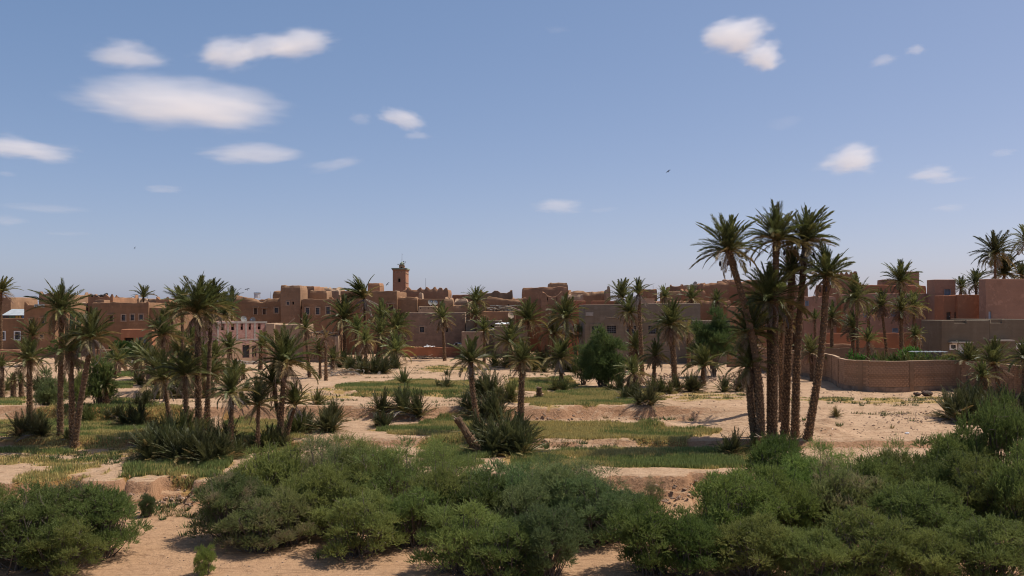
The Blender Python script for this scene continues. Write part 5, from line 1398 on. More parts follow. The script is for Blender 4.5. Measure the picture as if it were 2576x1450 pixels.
for lab, b_, r_, h_ in [
    ("palm shrub behind the left half of the left thicket", (398, 1128), 66, 4), ("palm shrub in the middle of the left thicket", (462, 1125), 80, 5),
    ("palm shrub behind the right half of the left thicket", (545, 1125), 66, 4), ("low shrub at the foot of the tousled leaning palm", (600, 1152), 46, 3),
    ("shrub left of the trunks under the fullest crown", (662, 1120), 52, 3), ("shrub right of the trunks under the fullest crown", (738, 1090), 52, 3),
    ("shrub between the trunks under the fullest crown", (702, 1112), 56, 4), ("small shrub on bare ground right of the fullest crown", (762, 1048), 40, 2),
    ("upper part of the central thicket behind the curved trunk", (1228, 1000), 66, 4), ("upper right part of the central thicket", (1282, 1010), 52, 3),
    ("right side of the central thicket", (1300, 1120), 64, 4), ("left side of the central thicket behind the stump", (1236, 1115), 62, 4),
    ("low shrub before the large dense tree", (1560, 985), 38, 3), ("low shrub right of the short yellow-green palm", (1665, 990), 42, 3),
    ("shaded shrub before the grey block walls", (1340, 935), 44, 4), ("shaded shrub left of the large dense tree", (1432, 935), 44, 4),
    ("suckers at the left foot of the tall clump", (1926, 1138), 46, 3), ("suckers at the right foot of the tall clump", (1996, 1118), 38, 2),
    ("upper part of the dark thicket before the brick wall", (2455, 1020), 64, 4), ("right end of the dark thicket before the brick wall", (2535, 1040), 62, 4),
    ("shrub under the bowed slender palm below the minaret", (905, 935), 40, 3), ("shrub in the shade of the bushy palm left of the wind-bent one", (866, 918), 36, 3),
    ("shrub at the foot of the palm before the raw brick house", (590, 945), 36, 3), ("shrub below the palm mass left of the thick trunk", (440, 1000), 52, 4),
    ("shrub right of the slim trunks left of the raw brick house", (520, 1000), 50, 4), ("shrub at the foot of the shaggy palm", (395, 1005), 44, 3),
    ("low shrub behind the left-edge thicket palm", (100, 1050), 36, 3), ("shrub between the leaning palm and the light tree", (210, 1060), 40, 3)]:
    S(lab, b_, r_, 40, .9, hub=h_, nd=6 if h_ > 3 else 4, green="frond_low" if h_ % 2 == 0 else "frond_green")

D("dark palm crown seen between the trunks of the clump, middle height", (1966, 1060), (1964, 812), 54, tw=16, stub=.9, nd=10, n=36, group=grp, green="frond_low")
D("palm crown left of the tallest trunk behind the broad one", (1902, 1040), (1904, 792), 52, tw=14, stub=.9, nd=10, n=38, group=grp)
D("small green palm behind the trunks at the right of the clump", (2044, 960), (2040, 890), 40, nd=6, n=28)

for lab, b_, r_, h_ in [
    ("shrub in the mass behind the spreading left shrub", (380, 968), 42, 3), ("shrub in the mass left of the thick trunk, far side", (424, 955), 46, 4), ("shrub behind the thick trunk, far side", (470, 955), 48, 4),
    ("shrub right of the slimmer ruffled trunk, far side", (512, 955), 42, 4), ("shrub before the corner of the raw brick house", (550, 945), 38, 3), ("low shrub behind the tall left palms", (200, 992), 42, 3),
    ("low shrub left of the tall left palm, far side", (160, 1004), 38, 3), ("low shrub at the left edge before the ruined wall", (24, 985), 34, 3), ("low shrub behind the left-edge thicket palm, far side", (100, 985), 40, 4),
    ("low shrub between the light tree and the spreading shrub", (300, 1030), 34, 2), ("low shrub beside the tousled leaning palm, far side", (610, 1040), 34, 2)]:
    S(lab, b_, r_, 40, 1.0, hub=h_, nd=6, green="frond_green" if h_ == 3 else "frond_low")
D("palm crown behind the spreading left shrub, far side", (375, 970), (372, 908), 42, tw=11, nd=8)
D("palm crown between the thick trunk and the raw brick house, low", (506, 970), (508, 905), 44, tw=11, nd=8, own=False)
D("small palm on the rubble right of the tiny one", (592, 968), (592, 938), 28)
D("palm crown left of the shaggy palm before the orange house", (360, 960), (352, 898), 38, tw=10, nd=8)
D("palm crown right of the round green tree, half hidden", (395, 985), (388, 925), 44, tw=11, nd=6, own=False)
# ---------------------------------------------------------------- tamarisks and trees
def plumes(m, roots, dirs, lens, rs, per=24, sl=(.09, .2), sw=(.009, .017), open_=.6):
    """feathery sprays: slivers set round short curved axes"""
    n = len(roots)
    up = np.array([0, 0, 1.])
    t_ = np.tile(np.linspace(.08, 1, per), n) + rs.uniform(-.03, .03, n * per)
    R = np.repeat(roots, per, 0); Dv = np.repeat(dirs, per, 0); Ln = np.repeat(lens, per)
    sag = np.repeat(rs.uniform(-.35, .15, n), per)
    P = R + Dv * (t_ * Ln)[:, None] + up * (sag * t_ ** 2 * Ln)[:, None]
    rnd = rs.normal(0, 1, (n * per, 3)); rnd -= (rnd * Dv).sum(1)[:, None] * Dv
    rnd /= np.linalg.norm(rnd, axis=1)[:, None] + 1e-9
    d = Dv * rs.uniform(.5, 1.0, (n * per, 1)) + rnd * open_ + up * .12
    d /= np.linalg.norm(d, axis=1)[:, None]
    ln = rs.uniform(sl[0], sl[1], n * per) * (1.15 - .6 * t_)
    w = np.cross(d, rs.normal(0, 1, (n * per, 3))); w /= np.linalg.norm(w, axis=1)[:, None] + 1e-9
    w *= rs.uniform(sw[0], sw[1], (n * per, 1))
    V = np.stack([P - w, P + w, P + d * ln[:, None]], 1).reshape(-1, 3)
    m.add(V, np.arange(len(V)).reshape(-1, 3))
def bush_geo(seed, W=4.6, H=3.4, nl=26, ppl=105, lr=(.45, .85), fl=.1, per=24, plen=(.35, .75), sl=(.09, .2), sw=(.009, .017), trunk=0.0, top=0.0):
    rs = np.random.default_rng(seed)
    m = MB(); br = MB(); cen = []
    for k in range(nl):
        a = k * 2.39996 + rs.uniform(-.4, .4); rad = math.sqrt((k + .5) / nl) * W * .40 * rs.uniform(.75, 1.12)
        prof = math.sqrt(max(0.0, 1 - (rad / (W * .52)) ** 2))
        zt = trunk + fl * H + (H - trunk) * (prof * .80 + top * rs.uniform(-1, 1)) * rs.uniform(.45, 1.0)
        cen.append((rad * math.cos(a), rad * math.sin(a), zt))
        if rs.uniform() < .45 and trunk == 0: cen.append((rad * math.cos(a) * 1.1, rad * math.sin(a) * 1.1, max(.3, zt * .45)))
    for (cx, cy, cz) in cen:
        r = rs.uniform(*lr); n = int(ppl * (r / .65) ** 2)
        d = rs.normal(0, 1, (n, 3)); d[:, 2] = np.abs(d[:, 2]) * 1.1 - .22; d /= np.linalg.norm(d, axis=1)[:, None]
        root = np.array([cx, cy, cz]) + d * r * rs.uniform(.45, 1.0, (n, 1)) * np.array([1, 1, .85])
        root[:, 2] = np.maximum(root[:, 2], .08)
        dr = d * .75 + np.array([0, 0, .5]) + rs.normal(0, .35, (n, 3)); dr /= np.linalg.norm(dr, axis=1)[:, None]
        plumes(m, root, dr, rs.uniform(plen[0], plen[1], n), rs, per, sl, sw)
        bx, by = rs.normal(0, .12 * W * (0.2 if trunk else .5), 2)
        p0 = np.array([bx, by, -.1]); p3 = np.array([cx, cy, cz + r * .6])
        if trunk: p1 = np.array([0, 0, trunk * .8]) + rs.normal(0, .1, 3)
        else: p1 = p0 * .6 + p3 * .4 + np.array([0, 0, -.1 * cz]) + rs.normal(0, .12, 3)
        s = np.linspace(0, 1, 7)[:, None]
        pts = (1 - s) ** 2 * p0 + 2 * s * (1 - s) * p1 + s ** 2 * p3
        br.tube(pts, np.linspace(.045 if not trunk else .07, .008, 7), 5, False)
        for q in range(5):
            e = pts[4] + (pts[6] - pts[4]) * rs.uniform(0, 1); f = e + rs.normal(0, 1, 3) * r * .6 + np.array([0, 0, .3])
            br.tube([e, (e + f) / 2 + rs.normal(0, .05, 3), f], [.012, .009, .004], 4, False)
    if trunk:
        s = np.linspace(0, 1, 8)
        br.tube(np.stack([.12 * np.sin(s * 3), .1 * np.cos(s * 2), -.2 + (trunk + .4) * s], -1), np.linspace(.17, .10, 8), 8)
    return m, br
BUSH = []
for k in range(6):
    m, br = bush_geo(700 + k, H=3.3 + .25 * (k % 3), nl=46 + 2 * k, ppl=210, lr=(.26, .50), plen=(.16, .42), per=26, sl=(.05, .11), sw=(.0075, .0125), top=.06)
    BUSH.append((m, br.mesh("branches", M["twig"])))
OPEN = []
for k in range(2):
    m, br = bush_geo(760 + k, W=4.2, H=3.6, nl=30, ppl=130, lr=(.24, .44), top=.16, plen=(.3, .7), sl=(.05, .11), sw=(.007, .011))
    OPEN.append((m, br.mesh("branches", M["bark_grey"])))
BM = {}; EXT = {}
def bush_ext(me):
    v = np.empty(len(me.vertices) * 3, np.float32); me.vertices.foreach_get('co', v); v = v.reshape(-1, 3)
    r = np.hypot(v[:, 0], v[:, 1]); return 2 * np.percentile(r, 98.5), np.percentile(v[:, 2], 99.7)
def bush_mesh(pool, pn, k, mat):
    key = (pn, k, mat)
    if key not in BM:
        if (pn, k) in BM:
            me = BM[(pn, k)].copy(); me.materials.clear(); me.materials.append(M[mat])
        else:
            me = pool[k][0].mesh("foliage", M[mat]); BM[(pn, k)] = me
        BM[key] = me
    return BM[key]
BN = [0]
def bush(label, x, yb, w, yt, mat="tamarisk", open_=False, sink=.15, name="tamarisk_bush", cat="bush", group="tamarisk bushes along the river bed", bottom=None):
    """x, yb: foot in the picture; w: width; yt: top"""
    BN[0] += 1; k = BN[0]
    X, Y, z = GP(x, yb)
    pool, pn = (OPEN, 'o') if open_ else (BUSH, 'b')
    kk = k % len(pool)
    bv = bush_mesh(pool, pn, kk, mat); ext = EXT.setdefault((pn, kk), bush_ext(bv))
    sx = w * Y / FOC / ext[0]; H = WZ(yt, Y) - z + sink; sz = H / ext[1]
    root = thing(name, label, cat, (X, Y, z - sink), 0, group)
    f = link("foliage", bush_mesh(pool, pn, kk, mat), root); b = link("branches", pool[kk][1], root)
    for o in (f, b):
        o.scale = (sx, sx * .9, sz); o.rotation_euler = (0, 0, k * 1.93)
    return root
B = bush
B("broad dark bush filling the lower left corner", 75, 1428, 330, 1228, "tamarisk")
B("right half of the lower-left bush mass, rounder", 245, 1400, 250, 1222, "tamarisk")
B("low front part of the lower-left bush mass", 150, 1445, 220, 1310, "tamarisk")
B("small blue-green shrub beside the lower-left bush", 370, 1300, 50, 1242, "tamarisk_blue")
B("tan-tipped bush at the left end of the middle bush belt", 585, 1358, 230, 1192, "tamarisk_tan")
B("bush behind the tan-tipped one reaching the palm feet", 690, 1305, 260, 1120, "tamarisk")
B("tall loose bush with bare grey twigs in the middle belt", 830, 1300, 270, 1092, "tamarisk_tan", True)
B("tan-flecked bush low in the middle belt", 720, 1368, 210, 1230, "tamarisk_tan")
B("dense green bush at the front of the middle belt", 900, 1395, 280, 1238, "tamarisk")
B("loose bush with fine stems left of the leaning stump", 985, 1310, 250, 1105, "tamarisk", True)
B("dense dark bush behind the front one in the middle belt", 820, 1340, 260, 1170, "tamarisk")
B("bush below the fine-stemmed one", 1045, 1370, 220, 1225, "tamarisk")
B("airy bush under the leaning stump", 1140, 1315, 230, 1120, "tamarisk", True)
B("bush behind the big front bush at centre", 1110, 1345, 230, 1180, "tamarisk")
B("big round bush at the front centre", 1165, 1438, 270, 1262, "tamarisk")
B("bush right of the airy one under the central thicket", 1270, 1330, 250, 1165, "tamarisk_blue")
B("blue-green bush at the bottom centre", 1375, 1448, 240, 1275, "tamarisk_blue")
B("thin bush with see-through top right of the central thicket", 1420, 1320, 240, 1140, "tamarisk_blue", True)
B("bush behind the bottom-centre ones", 1330, 1370, 240, 1215, "tamarisk_blue")
B("grey-green bush before the yellow-green plot", 1505, 1325, 230, 1175, "tamarisk_blue", True)
B("full bush below the grey-green one", 1490, 1365, 250, 1200, "tamarisk_blue")
B("fresh green bush by the sand gap at the bottom", 1640, 1440, 260, 1262, "tamarisk_bright")
B("small bush behind the sand gap", 1590, 1350, 130, 1235, "tamarisk_blue")
B("dry thin shrub on the crumbled bank", 1642, 1268, 70, 1198, "tamarisk_tan", True)
B("bright green bush right of the crumbled bank", 1850, 1400, 290, 1185, "tamarisk_bright")
B("bush climbing at the feet of the tall clump", 1955, 1290, 210, 1098, "tamarisk_bright")
B("bush under the tall clump, nearer", 1960, 1370, 250, 1175, "tamarisk_bright")
B("lower bush at the bottom right of the gap", 1900, 1452, 260, 1300, "tamarisk")
B("loose bush right of the tall clump's feet", 2085, 1270, 180, 1108, "tamarisk_bright", True)
B("tan-flecked bush in the middle of the right mass", 2120, 1360, 270, 1170, "tamarisk_tan")
B("front bush with olive top in the right mass", 2180, 1462, 290, 1280, "tamarisk")
B("upright loose bush before the sand slope at the right", 2240, 1280, 200, 1100, "tamarisk_bright", True)
B("bush behind the tan-flecked one", 2260, 1320, 250, 1140, "tamarisk")
B("bush before the shaded corner", 2310, 1405, 270, 1210, "tamarisk")
B("tall bush at the right before the brick wall", 2400, 1290, 240, 1085, "tamarisk")
B("dark bush rising at the right edge", 2530, 1290, 250, 1000, "tamarisk")
B("dark bush low at the right edge", 2470, 1370, 280, 1150, "tamarisk")
B("bush in the bottom right corner", 2490, 1470, 300, 1300, "tamarisk")
B("shaded bush above the corner one", 2590, 1390, 240, 1120, "tamarisk")
B("front bush left of the corner one", 2330, 1475, 240, 1330, "tamarisk")
B("front bush at the bottom right of the clump", 2040, 1478, 240, 1330, "tamarisk")
B("small lone bush on the sand at the bottom left", 515, 1446, 74, 1372, "tamarisk_bright")
B("low grey-green shrub on the plot above the lower-left bush", 170, 1222, 110, 1188, "tamarisk_blue")

B("filler bush low between the tan-tipped and the front bush", 650, 1385, 200, 1262, "tamarisk_tan")
B("rounded bush joining the middle belt on its upper left", 610, 1290, 200, 1165, "tamarisk_tan")
B("bush joining the loose bush and the fine-stemmed one", 905, 1300, 240, 1130, "tamarisk")
B("leafy bush under the thin see-through one", 1400, 1345, 250, 1170, "tamarisk_blue")
B("bush filling the middle belt below the central thicket", 1205, 1350, 250, 1190, "tamarisk")
B("low bush at the bottom centre front", 1270, 1455, 220, 1310, "tamarisk")
B("bright bush between the sand gap and the right mass", 1740, 1450, 220, 1300, "tamarisk_bright")
B("bush at the upper left of the right mass", 1835, 1330, 210, 1180, "tamarisk_bright")
B("bush between the clump feet and the tan-flecked one", 2030, 1330, 240, 1150, "tamarisk_bright")
B("bush closing the right mass below the upright loose one", 2190, 1330, 240, 1150, "tamarisk")
B("bush below the tall one at the right", 2390, 1340, 260, 1140, "tamarisk")
B("left shoulder of the lower-left bush mass", -20, 1400, 260, 1225, "tamarisk")
B("middle of the lower-left bush mass", 170, 1395, 280, 1215, "tamarisk_tan")

B("loose bush on the bank top left of the stump, first of the row", 700, 1232, 190, 1128, "tamarisk", True)
B("tall loose bush on the bank top under the fullest crown", 795, 1228, 210, 1092, "tamarisk_tan", True)
B("wide loose bush on the bank top below the double palm shrub", 890, 1228, 220, 1088, "tamarisk", True)
B("leafy bush on the bank top below the bare plots", 945, 1250, 220, 1120, "tamarisk")
B("thin bush with grey stems before the leaning stump", 1085, 1240, 200, 1100, "tamarisk", True)
B("thin bush right of the leaning stump's foot", 1330, 1255, 190, 1160, "tamarisk_blue", True)
B("leafy bush before the green front plot", 1455, 1265, 190, 1150, "tamarisk_blue", True)

# trees between the palms
def tree(name, label, x, yb, w, yt, seed, mat, trunk=.25, nl=20, ppl=100, Y=None, per=24, bark="bark_grey", sl=(.09, .2), sw=(.010, .019), plen=(.3, .65), lr=(.45, .8), fl=.0):
    if Y is None: X, Y, z = GP(x, yb)
    else: X = WX(x, Y); z = gz(X, Y)
    W = w * Y / FOC; H = WZ(yt, Y) - z
    k = W / 5.0
    m, br = bush_geo(seed, W, H * .93, nl, ppl, (lr[0] * k + .1, lr[1] * k + .1), fl, per, plen, sl, sw, trunk * H, .22)
    allv = np.concatenate(m.V); fz = H / np.percentile(allv[:, 2], 99.7); fx = W / (2 * np.percentile(np.hypot(allv[:, 0], allv[:, 1]), 98.5))
    for bb in (m, br):
        bb.V = [v * np.array([fx, fx, fz]) for v in bb.V]
    root = thing(name, label, "tree", (X, Y, z), 0, "leafy trees between the palms")
    m.build("crown", M[mat], root); br.build("trunk", M[bark], root)
    return root
tree("tamarisk_tree", "large dense green tree before the cement house", 1516, 975, 126, 826, 801, "tree_green", .0, 32, 130)
tree("tamarisk_tree", "low fuller part of greenery left of the large dense tree", 1468, 968, 66, 862, 802, "tree_green", .0, 14, 100)
tree("tamarisk_tree", "dark forked tree beside the tall clump", 1795, 948, 122, 776, 803, "tree_green", .06, 34, 130)
tree("tamarisk_tree", "light yellow-green tree behind the left palms", 248, 1022, 86, 896, 804, "tree_light", .0, 22, 130)
tree("olive_tree", "grey-green olive-like bush behind the left palms", 122, 1040, 78, 925, 805, "tamarisk_blue", .0, 18, 110)
tree("olive_tree", "small pale grey-green tree at the corner of the cement house", 1447, 905, 60, 812, 806, "tamarisk_blue", .35, 10, 80, Y=116)
tree("fig_tree", "round glossy green tree before the orange house", 312, 932, 92, 858, 807, "fig_green", .15, 18, 120, Y=104, per=16, sl=(.10, .17), sw=(.035, .06), plen=(.2, .4))
tree("fig_tree", "darker green tree right of the round one", 392, 935, 44, 885, 808, "fig_green", .15, 10, 100, Y=104, per=14, sl=(.10, .17), sw=(.035, .06), plen=(.2, .4))
tree("garden_tree", "bright green bush above the garden wall at the right", 2300, 910, 76, 872, 809, "garden_green", .1, 12, 110, Y=88, per=16, sl=(.08, .14), sw=(.03, .05), plen=(.2, .4))
tree("garden_tree", "light green crown below the sign house", 140, 930, 50, 853, 810, "garden_green", .3, 10, 90, Y=110, per=16, sl=(.10, .16), sw=(.025, .04), plen=(.2, .4))
tree("garden_tree", "fresh green bushes along the inside of the brick wall", 2160, 918, 62, 884, 811, "garden_green", .05, 10, 100, Y=82, per=16, sl=(.08, .14), sw=(.03, .05), plen=(.2, .4))
tree("tamarisk_tree", "dark shrub at the left foot of the olive-like bush", 105, 1040, 40, 985, 812, "tamarisk", .08, 9, 90)
# young palms in a row behind the brick wall
for q, px in enumerate((2215, 2250, 2285, 2322, 2360, 2395)):
    Yq = 80.5 + (q % 2); Xq = WX(px, Yq); zq = gz(Xq, Yq)
    r_ = thing("young_palm", "young palm in the row behind the brick wall, %s counted from the tall clump" % ("first", "second", "third", "fourth", "fifth", "last")[q], "palm shrub", (Xq, Yq, zq), 0, "young palms inside the walled garden")
    for (az, el, bi, sc, roll, kd) in frond_list(20, 0, 900 + q, (0, 0), 1.0, 20, .7):
        o = link("frond", FM["frond_green"][bi][q % 2], r_); o.matrix_local = Matrix.Translation((0, 0, 1.0)) @ fmat(az, el, sc, roll, 1.9)
    m = MB(); m.tube([(0, 0, -.2), (0, 0, 1.05)], [.2, .17], 8); m.build("trunk", M["trunk_palm"], r_)
# columnar cactus by the light wall
Yc = 121.0
cr = thing("cactus", "dark columnar cactus clump against the sunlit mud wall", "cactus", (WX(180, Yc), Yc, gz(WX(180, Yc), Yc)), 0)
for q, (dx_, hh_) in enumerate(((-.6, 5.0), (-.2, 5.6), (.25, 5.9), (.65, 5.3), (1.0, 5.7))):
    m = MB(); m.tube([(dx_, q % 2 * .3, 0), (dx_, q % 2 * .3, hh_ * .6), (dx_ + .03, q % 2 * .3, hh_)], [.2, .24, .16], 9); m.build("stem", M["cactus"], cr)

tree("tamarisk_tree", "dull green bush behind the leaning palm at the left", 200, 1030, 60, 930, 821, "tamarisk", .0, 14, 100)
tree("garden_tree", "green bush in the gap between the leaning palm and the orange house", 205, 960, 56, 905, 822, "tree_light", .0, 10, 90, Y=100)
tree("tamarisk_tree", "low grey-green shrub between the palm trunks left of the raw brick house", 478, 985, 50, 935, 823, "tamarisk_blue", .0, 10, 90)

for q, (px_, w_, yt_) in enumerate(((2195, 60, 890), (2235, 56, 893), (2275, 60, 886), (2345, 66, 890), (2400, 60, 892))):
    tree("garden_tree", "%s green bush of the crop strip behind the brick wall" % ("leftmost", "second", "third", "fourth", "rightmost")[q], px_, 920, w_, yt_, 840 + q, "garden_green", .0, 10, 90, Y=81.5 + (q % 2), per=16, sl=(.08, .14), sw=(.02, .035), plen=(.2, .45))
# ---------------------------------------------------------------- small things on roofs and ground
def dish(label, px, py, Y, r_px, az, mat="dish_grey", tilt=14):
    s = r_px * Y / FOC
    root = thing("satellite_dish", label, "satellite dish", (WX(px, Y), Y, WZ(py, Y) - s * 1.35), 0, "satellite dishes on the roofs")
    m = MB(); prof = [(s * q / 6, .22 * s * (q / 6) ** 2) for q in range(7)]; prof[0] = (.001, 0)
    m.lathe(prof, 18); o = m.build("reflector", M[mat], root, True)
    R = Matrix.Translation((0, 0, s * 1.35)) @ Matrix.Rotation(math.radians(az), 4, 'Z') @ Matrix.Rotation(math.radians(90 - tilt), 4, 'X')
    o.matrix_local = R
    m = MB(); m.tube([(0, -s, .25 * s), (0, -s * .3, s * .75), (0, 0, s * .95)], [.02, .02, .02], 4); m.box(-.06, .06, -.06, .06, s * .9, s * 1.05)
    a = m.build("feed_arm", M["steel"], root); a.matrix_local = R
    m = MB(); m.tube([(0, .03, 0), (0, .03, s * 1.3)], [.03, .03], 5); m.build("pole", M["steel"], root)
dish("left grey dish on the raw brick house roof", 613, 803.5, 113.5, 8.5, 40)
dish("right grey dish on the raw brick house roof", 636, 806, 116, 8, -10)
dish("left of two dishes above the small low room", 1083, 761, 129, 7, 20)
dish("right of two dishes above the small low room", 1095, 761.5, 129, 6.5, 20)
dish("rusty tan dish before the brown course-laid house", 1284, 794, 128.5, 9, 35, "dish_tan")
dish("tiny dish on the tan roof room", 1749, 713, 154, 4.5, -20, "dish_tan")
# steel water tank
Yt = 136.0; tr_ = thing("water_tank", "ribbed steel water tank on the long mud house roof", "tank", (WX(647, Yt), Yt, WZ(750, Yt)), 0)
rt = 8.0 * Yt / FOC; ht = 14 * Yt / FOC
m = MB(); prof = [(.001, 0)]
for q in range(13): prof.append((rt * (1 if q % 2 else .94), ht * q / 12))
prof += [(rt * .5, ht * 1.06), (.001, ht * 1.08)]
m.lathe(prof, 18); m.build("drum", M["steel"], tr_)
m = MB(); m.lathe([(rt * 1.03, ht * .72), (rt * 1.06, ht * .75), (rt * 1.06, ht * .98), (rt * 1.0, ht)], 18); m.build("collar", M["steel"], tr_)
# antennas
for lab, px, y0, y1, Y in (("thin antenna mast on the merlon house roof", 1071, 733, 700, 147), ("short antenna rod behind the cement house", 1643, 735, 718, 148), ("short rod on the long mud house", 681, 752, 734, 134)):
    o = thing("antenna_mast", lab, "antenna", (WX(px, Y), Y, WZ(y0 + 8, Y)), 0, "antennas on the roofs"); h = (y0 + 8 - y1) * Y / FOC
    m = MB(); m.tube([(0, 0, 0), (0, 0, h)], [.035, .02], 5); m.build("mast", M["grille_grey"], o)
    m = MB(); m.box(-.12, .12, -.12, .12, -.3, .06); m.build("foot", M["concrete"], o)
# dark junk on the horned roof storey
def heap(name, label, cat, px0, px1, py, Y, n, s, mats, flat=.6):
    root = thing(name, label, cat, (WX((px0 + px1) / 2, Y), Y, WZ(py, Y)), 0)
    w = (px1 - px0) * Y / FOC
    for q, mt in enumerate(mats):
        m = MB()
        for k in range(n):
            c = np.array([random.uniform(-.5, .5) * w, random.uniform(-.4, .4), abs(random.gauss(0, .35)) * s])
            V = IV * (1 + rng.uniform(-.35, .35, IV.shape)) * s * random.uniform(.5, 1) * np.array([1, 1, flat])
            m.add(V + c, IF)
        m.build("lump", M[mt], root)
heap("junk_pile", "dark lumpy junk pile on the horned roof storey, left one", "junk", 232, 249, 747, 130.6, 12, .34, ("black_junk", "stone"))
heap("junk_pile", "dark box-like junk on the horned roof storey, right one", "junk", 252, 267, 747, 130.6, 12, .3, ("black_junk",), .8)
heap("cloth_heap", "crumpled white and grey cloths on the yard wall", "cloth", 1068, 1092, 873, 123.7, 14, .16, ("cloth_mix", "tarp_white"))
heap("straw_heap", "yellow straw strewn along the yard wall top", "straw", 1015, 1062, 873, 123.7, 30, .12, ("straw",), .4)
heap("scrap_heap", "dark scrap heap at the right end of the yard wall", "junk", 1145, 1162, 868, 123, 16, .3, ("black_junk", "cloth_mix"))
heap("tarp_sheeting", "bright white sheeting thrown over the grey block room roof", "tarp", 1251, 1279, 816, 121.6, 16, .30, ("tarp_white",), .45)
heap("scrap_heap", "pale scrap propped at the grey block opening", "junk", 1233, 1245, 830, 121.5, 8, .2, ("cloth_mix",))
def sticks(name, label, cat, px0, px1, py, Y, n, ln, r0, mats, hgt_=.6, ground=False):
    X = WX((px0 + px1) / 2, Y); z = gz(X, Y) if ground else WZ(py, Y)
    root = thing(name, label, cat, (X, Y, z), 0); w = (px1 - px0) * Y / FOC
    for k in range(n):
        c = np.array([random.uniform(-.5, .5) * w, random.uniform(-.5, .5), random.uniform(0.05, 1) ** 1.5 * hgt_]); a = random.gauss(0, .5); e = random.gauss(0, .15)
        d = np.array([math.cos(a), math.sin(a), e]) * ln * random.uniform(.4, 1) / 2
        m = MB(); m.tube([c - d, c + (0, 0, random.uniform(-.06, .08)), c + d], [r0, r0 * .9, r0 * .6], 5); m.build("stick", M[random.choice(mats)], root)
sticks("stick_pile", "heap of grey sticks and boards on the brown house roof", "firewood", 1238, 1296, 783, 131, 46, 2.2, .05, ("wood_pale", "wood_dark", "dish_grey", "bark_grey"), .75)
sticks("stick_pile", "pale bent poles on the low ruined room", "firewood", 775, 842, 843, 112.5, 18, 2.0, .05, ("wood_pale", "wood_dark"), .4)
sticks("driftwood_heap", "dark dry branches lying on the sand below the block house wall", "firewood", 1045, 1120, 915, 118, 40, 1.8, .045, ("wood_dark", "bark_grey", "wood_pale"), .35, True)
sticks("log", "dark fallen log on the plot left of the dense tree", "log", 1470, 1495, 976, GP(1483, 978)[1], 2, 1.3, .08, ("wood_dark",), .1, True)
sticks("dry_branch", "grey dry branch at the end of the yellow plot", "branch", 1600, 1618, 1045, GP(1610, 1050)[1], 7, .8, .02, ("wood_pale",), .3, True)
sticks("plank_pile", "pale planks and slabs on the terrace below the raw brick house", "planks", 600, 662, 925, 108, 14, 2.2, .07, ("wood_pale", "concrete", "wood_dark"), .3, True)
# poles on the right roof edge of the plain house
m = MB(); o = thing("leaning_pole", "pale pole leaning on the low roof beside the heavy tower", "pole", (WX(725, 112.8), 112.8, WZ(815, 112.8)), 0)
m.tube([(0, 0, 0), (.75, .2, .68)], [.04, .03], 5); m.build("shaft", M["wood_pale"], o)
o = thing("rain_spout", "dark wooden spout sticking out of the cement house wall", "spout", (WX(1523, 111.6), 111.6, WZ(800, 111.6)), 0)
m = MB(); m.tube([(0, -.5, .05), (1.2, -.2, -.05), (1.7, .5, -.12)], [.06, .07, .07], 6); m.build("shaft", M["wood_dark"], o)
# fallen fronds heap
X, Y, z = GP(848, 945)
o = thing("frond_heap", "grey heap of cut palm fronds on the sand below the low mud wall", "frond heap", (X, Y, z), 0)
for k in range(60):
    q = link("dead_frond", FM["frond_grey" if k % 3 else "frond_dead"][k % 3][0], o)
    q.matrix_local = Matrix.Translation((random.gauss(0, 1.3), random.gauss(0, .4), random.uniform(.05, .55))) @ fmat(random.uniform(0, 6.28), random.gauss(.05, .2), 1, random.uniform(-1, 1), random.uniform(.9, 1.5))
# stumps
def stump(label, base, topp, tw, lean=0.0, n=3):
    PALM_N[0] += 1
    X, Y, z = GP(*base); k = Y / FOC
    root = thing("palm_stump", label, "stump", (X, Y, z), 0, "dead palm stumps")
    tp = trunk_parts(root, WX(topp[0], Y) - X, -.2, WZ(topp[1], Y) - z, tw * k * .5, tw * k * .33, lean, PALM_N[0], .6)
    m = MB(); m.tube([tp, tp + (-.25, -.05, .18)], [.03, .008], 4); m.tube([tp, tp + (-.3, .0, .02)], [.025, .008], 4); m.build("leaf_stalk", M["wood_pale"], root)
stump("leaning headless palm stump beside the central thicket", (1212, 1148), (1150, 1052), 26)
stump("grey pointed stump at the foot of the tall clump", (1912, 1160), (1909, 1098), 16)
stump("short dead stump on the plot before the squat palm", (1358, 1003), (1356, 975), 17)
# sacks by the wall
for lab, px, py, s in (("small brown bundle lying before the brick wall", 2308, 996, .27), ("bigger dark bundle with a handle before the brick wall", 2333, 997, .42)):
    X, Y, z = GP(px, py)
    o = thing("bundle", lab, "bundle", (X, Y, z), 0, "bundles lying by the brick wall")
    m = MB(); prof = [(math.sin(a) * (1 + .1 * math.sin(5 * a)), -math.cos(a)) for a in np.linspace(.01, math.pi - .01, 9)]
    m.lathe([(r__ * s * .62, zz * s * .55 + s * .42) for r__, zz in prof], 12); V = m.V[0]; V *= np.array([1.5, 1, 1]); V += rng.normal(0, .02, V.shape); m.build("sack_body", M["sack"], o, True)
    m = MB(); m.tube([(-s * .6, 0, s * .3), (-s * 1.15, 0, s * .5), (-s * 1.05, 0, s * .8), (-s * .5, 0, s * .75)], [.05, .04, .04, .05], 6); m.build("knot", M["sack"], o)
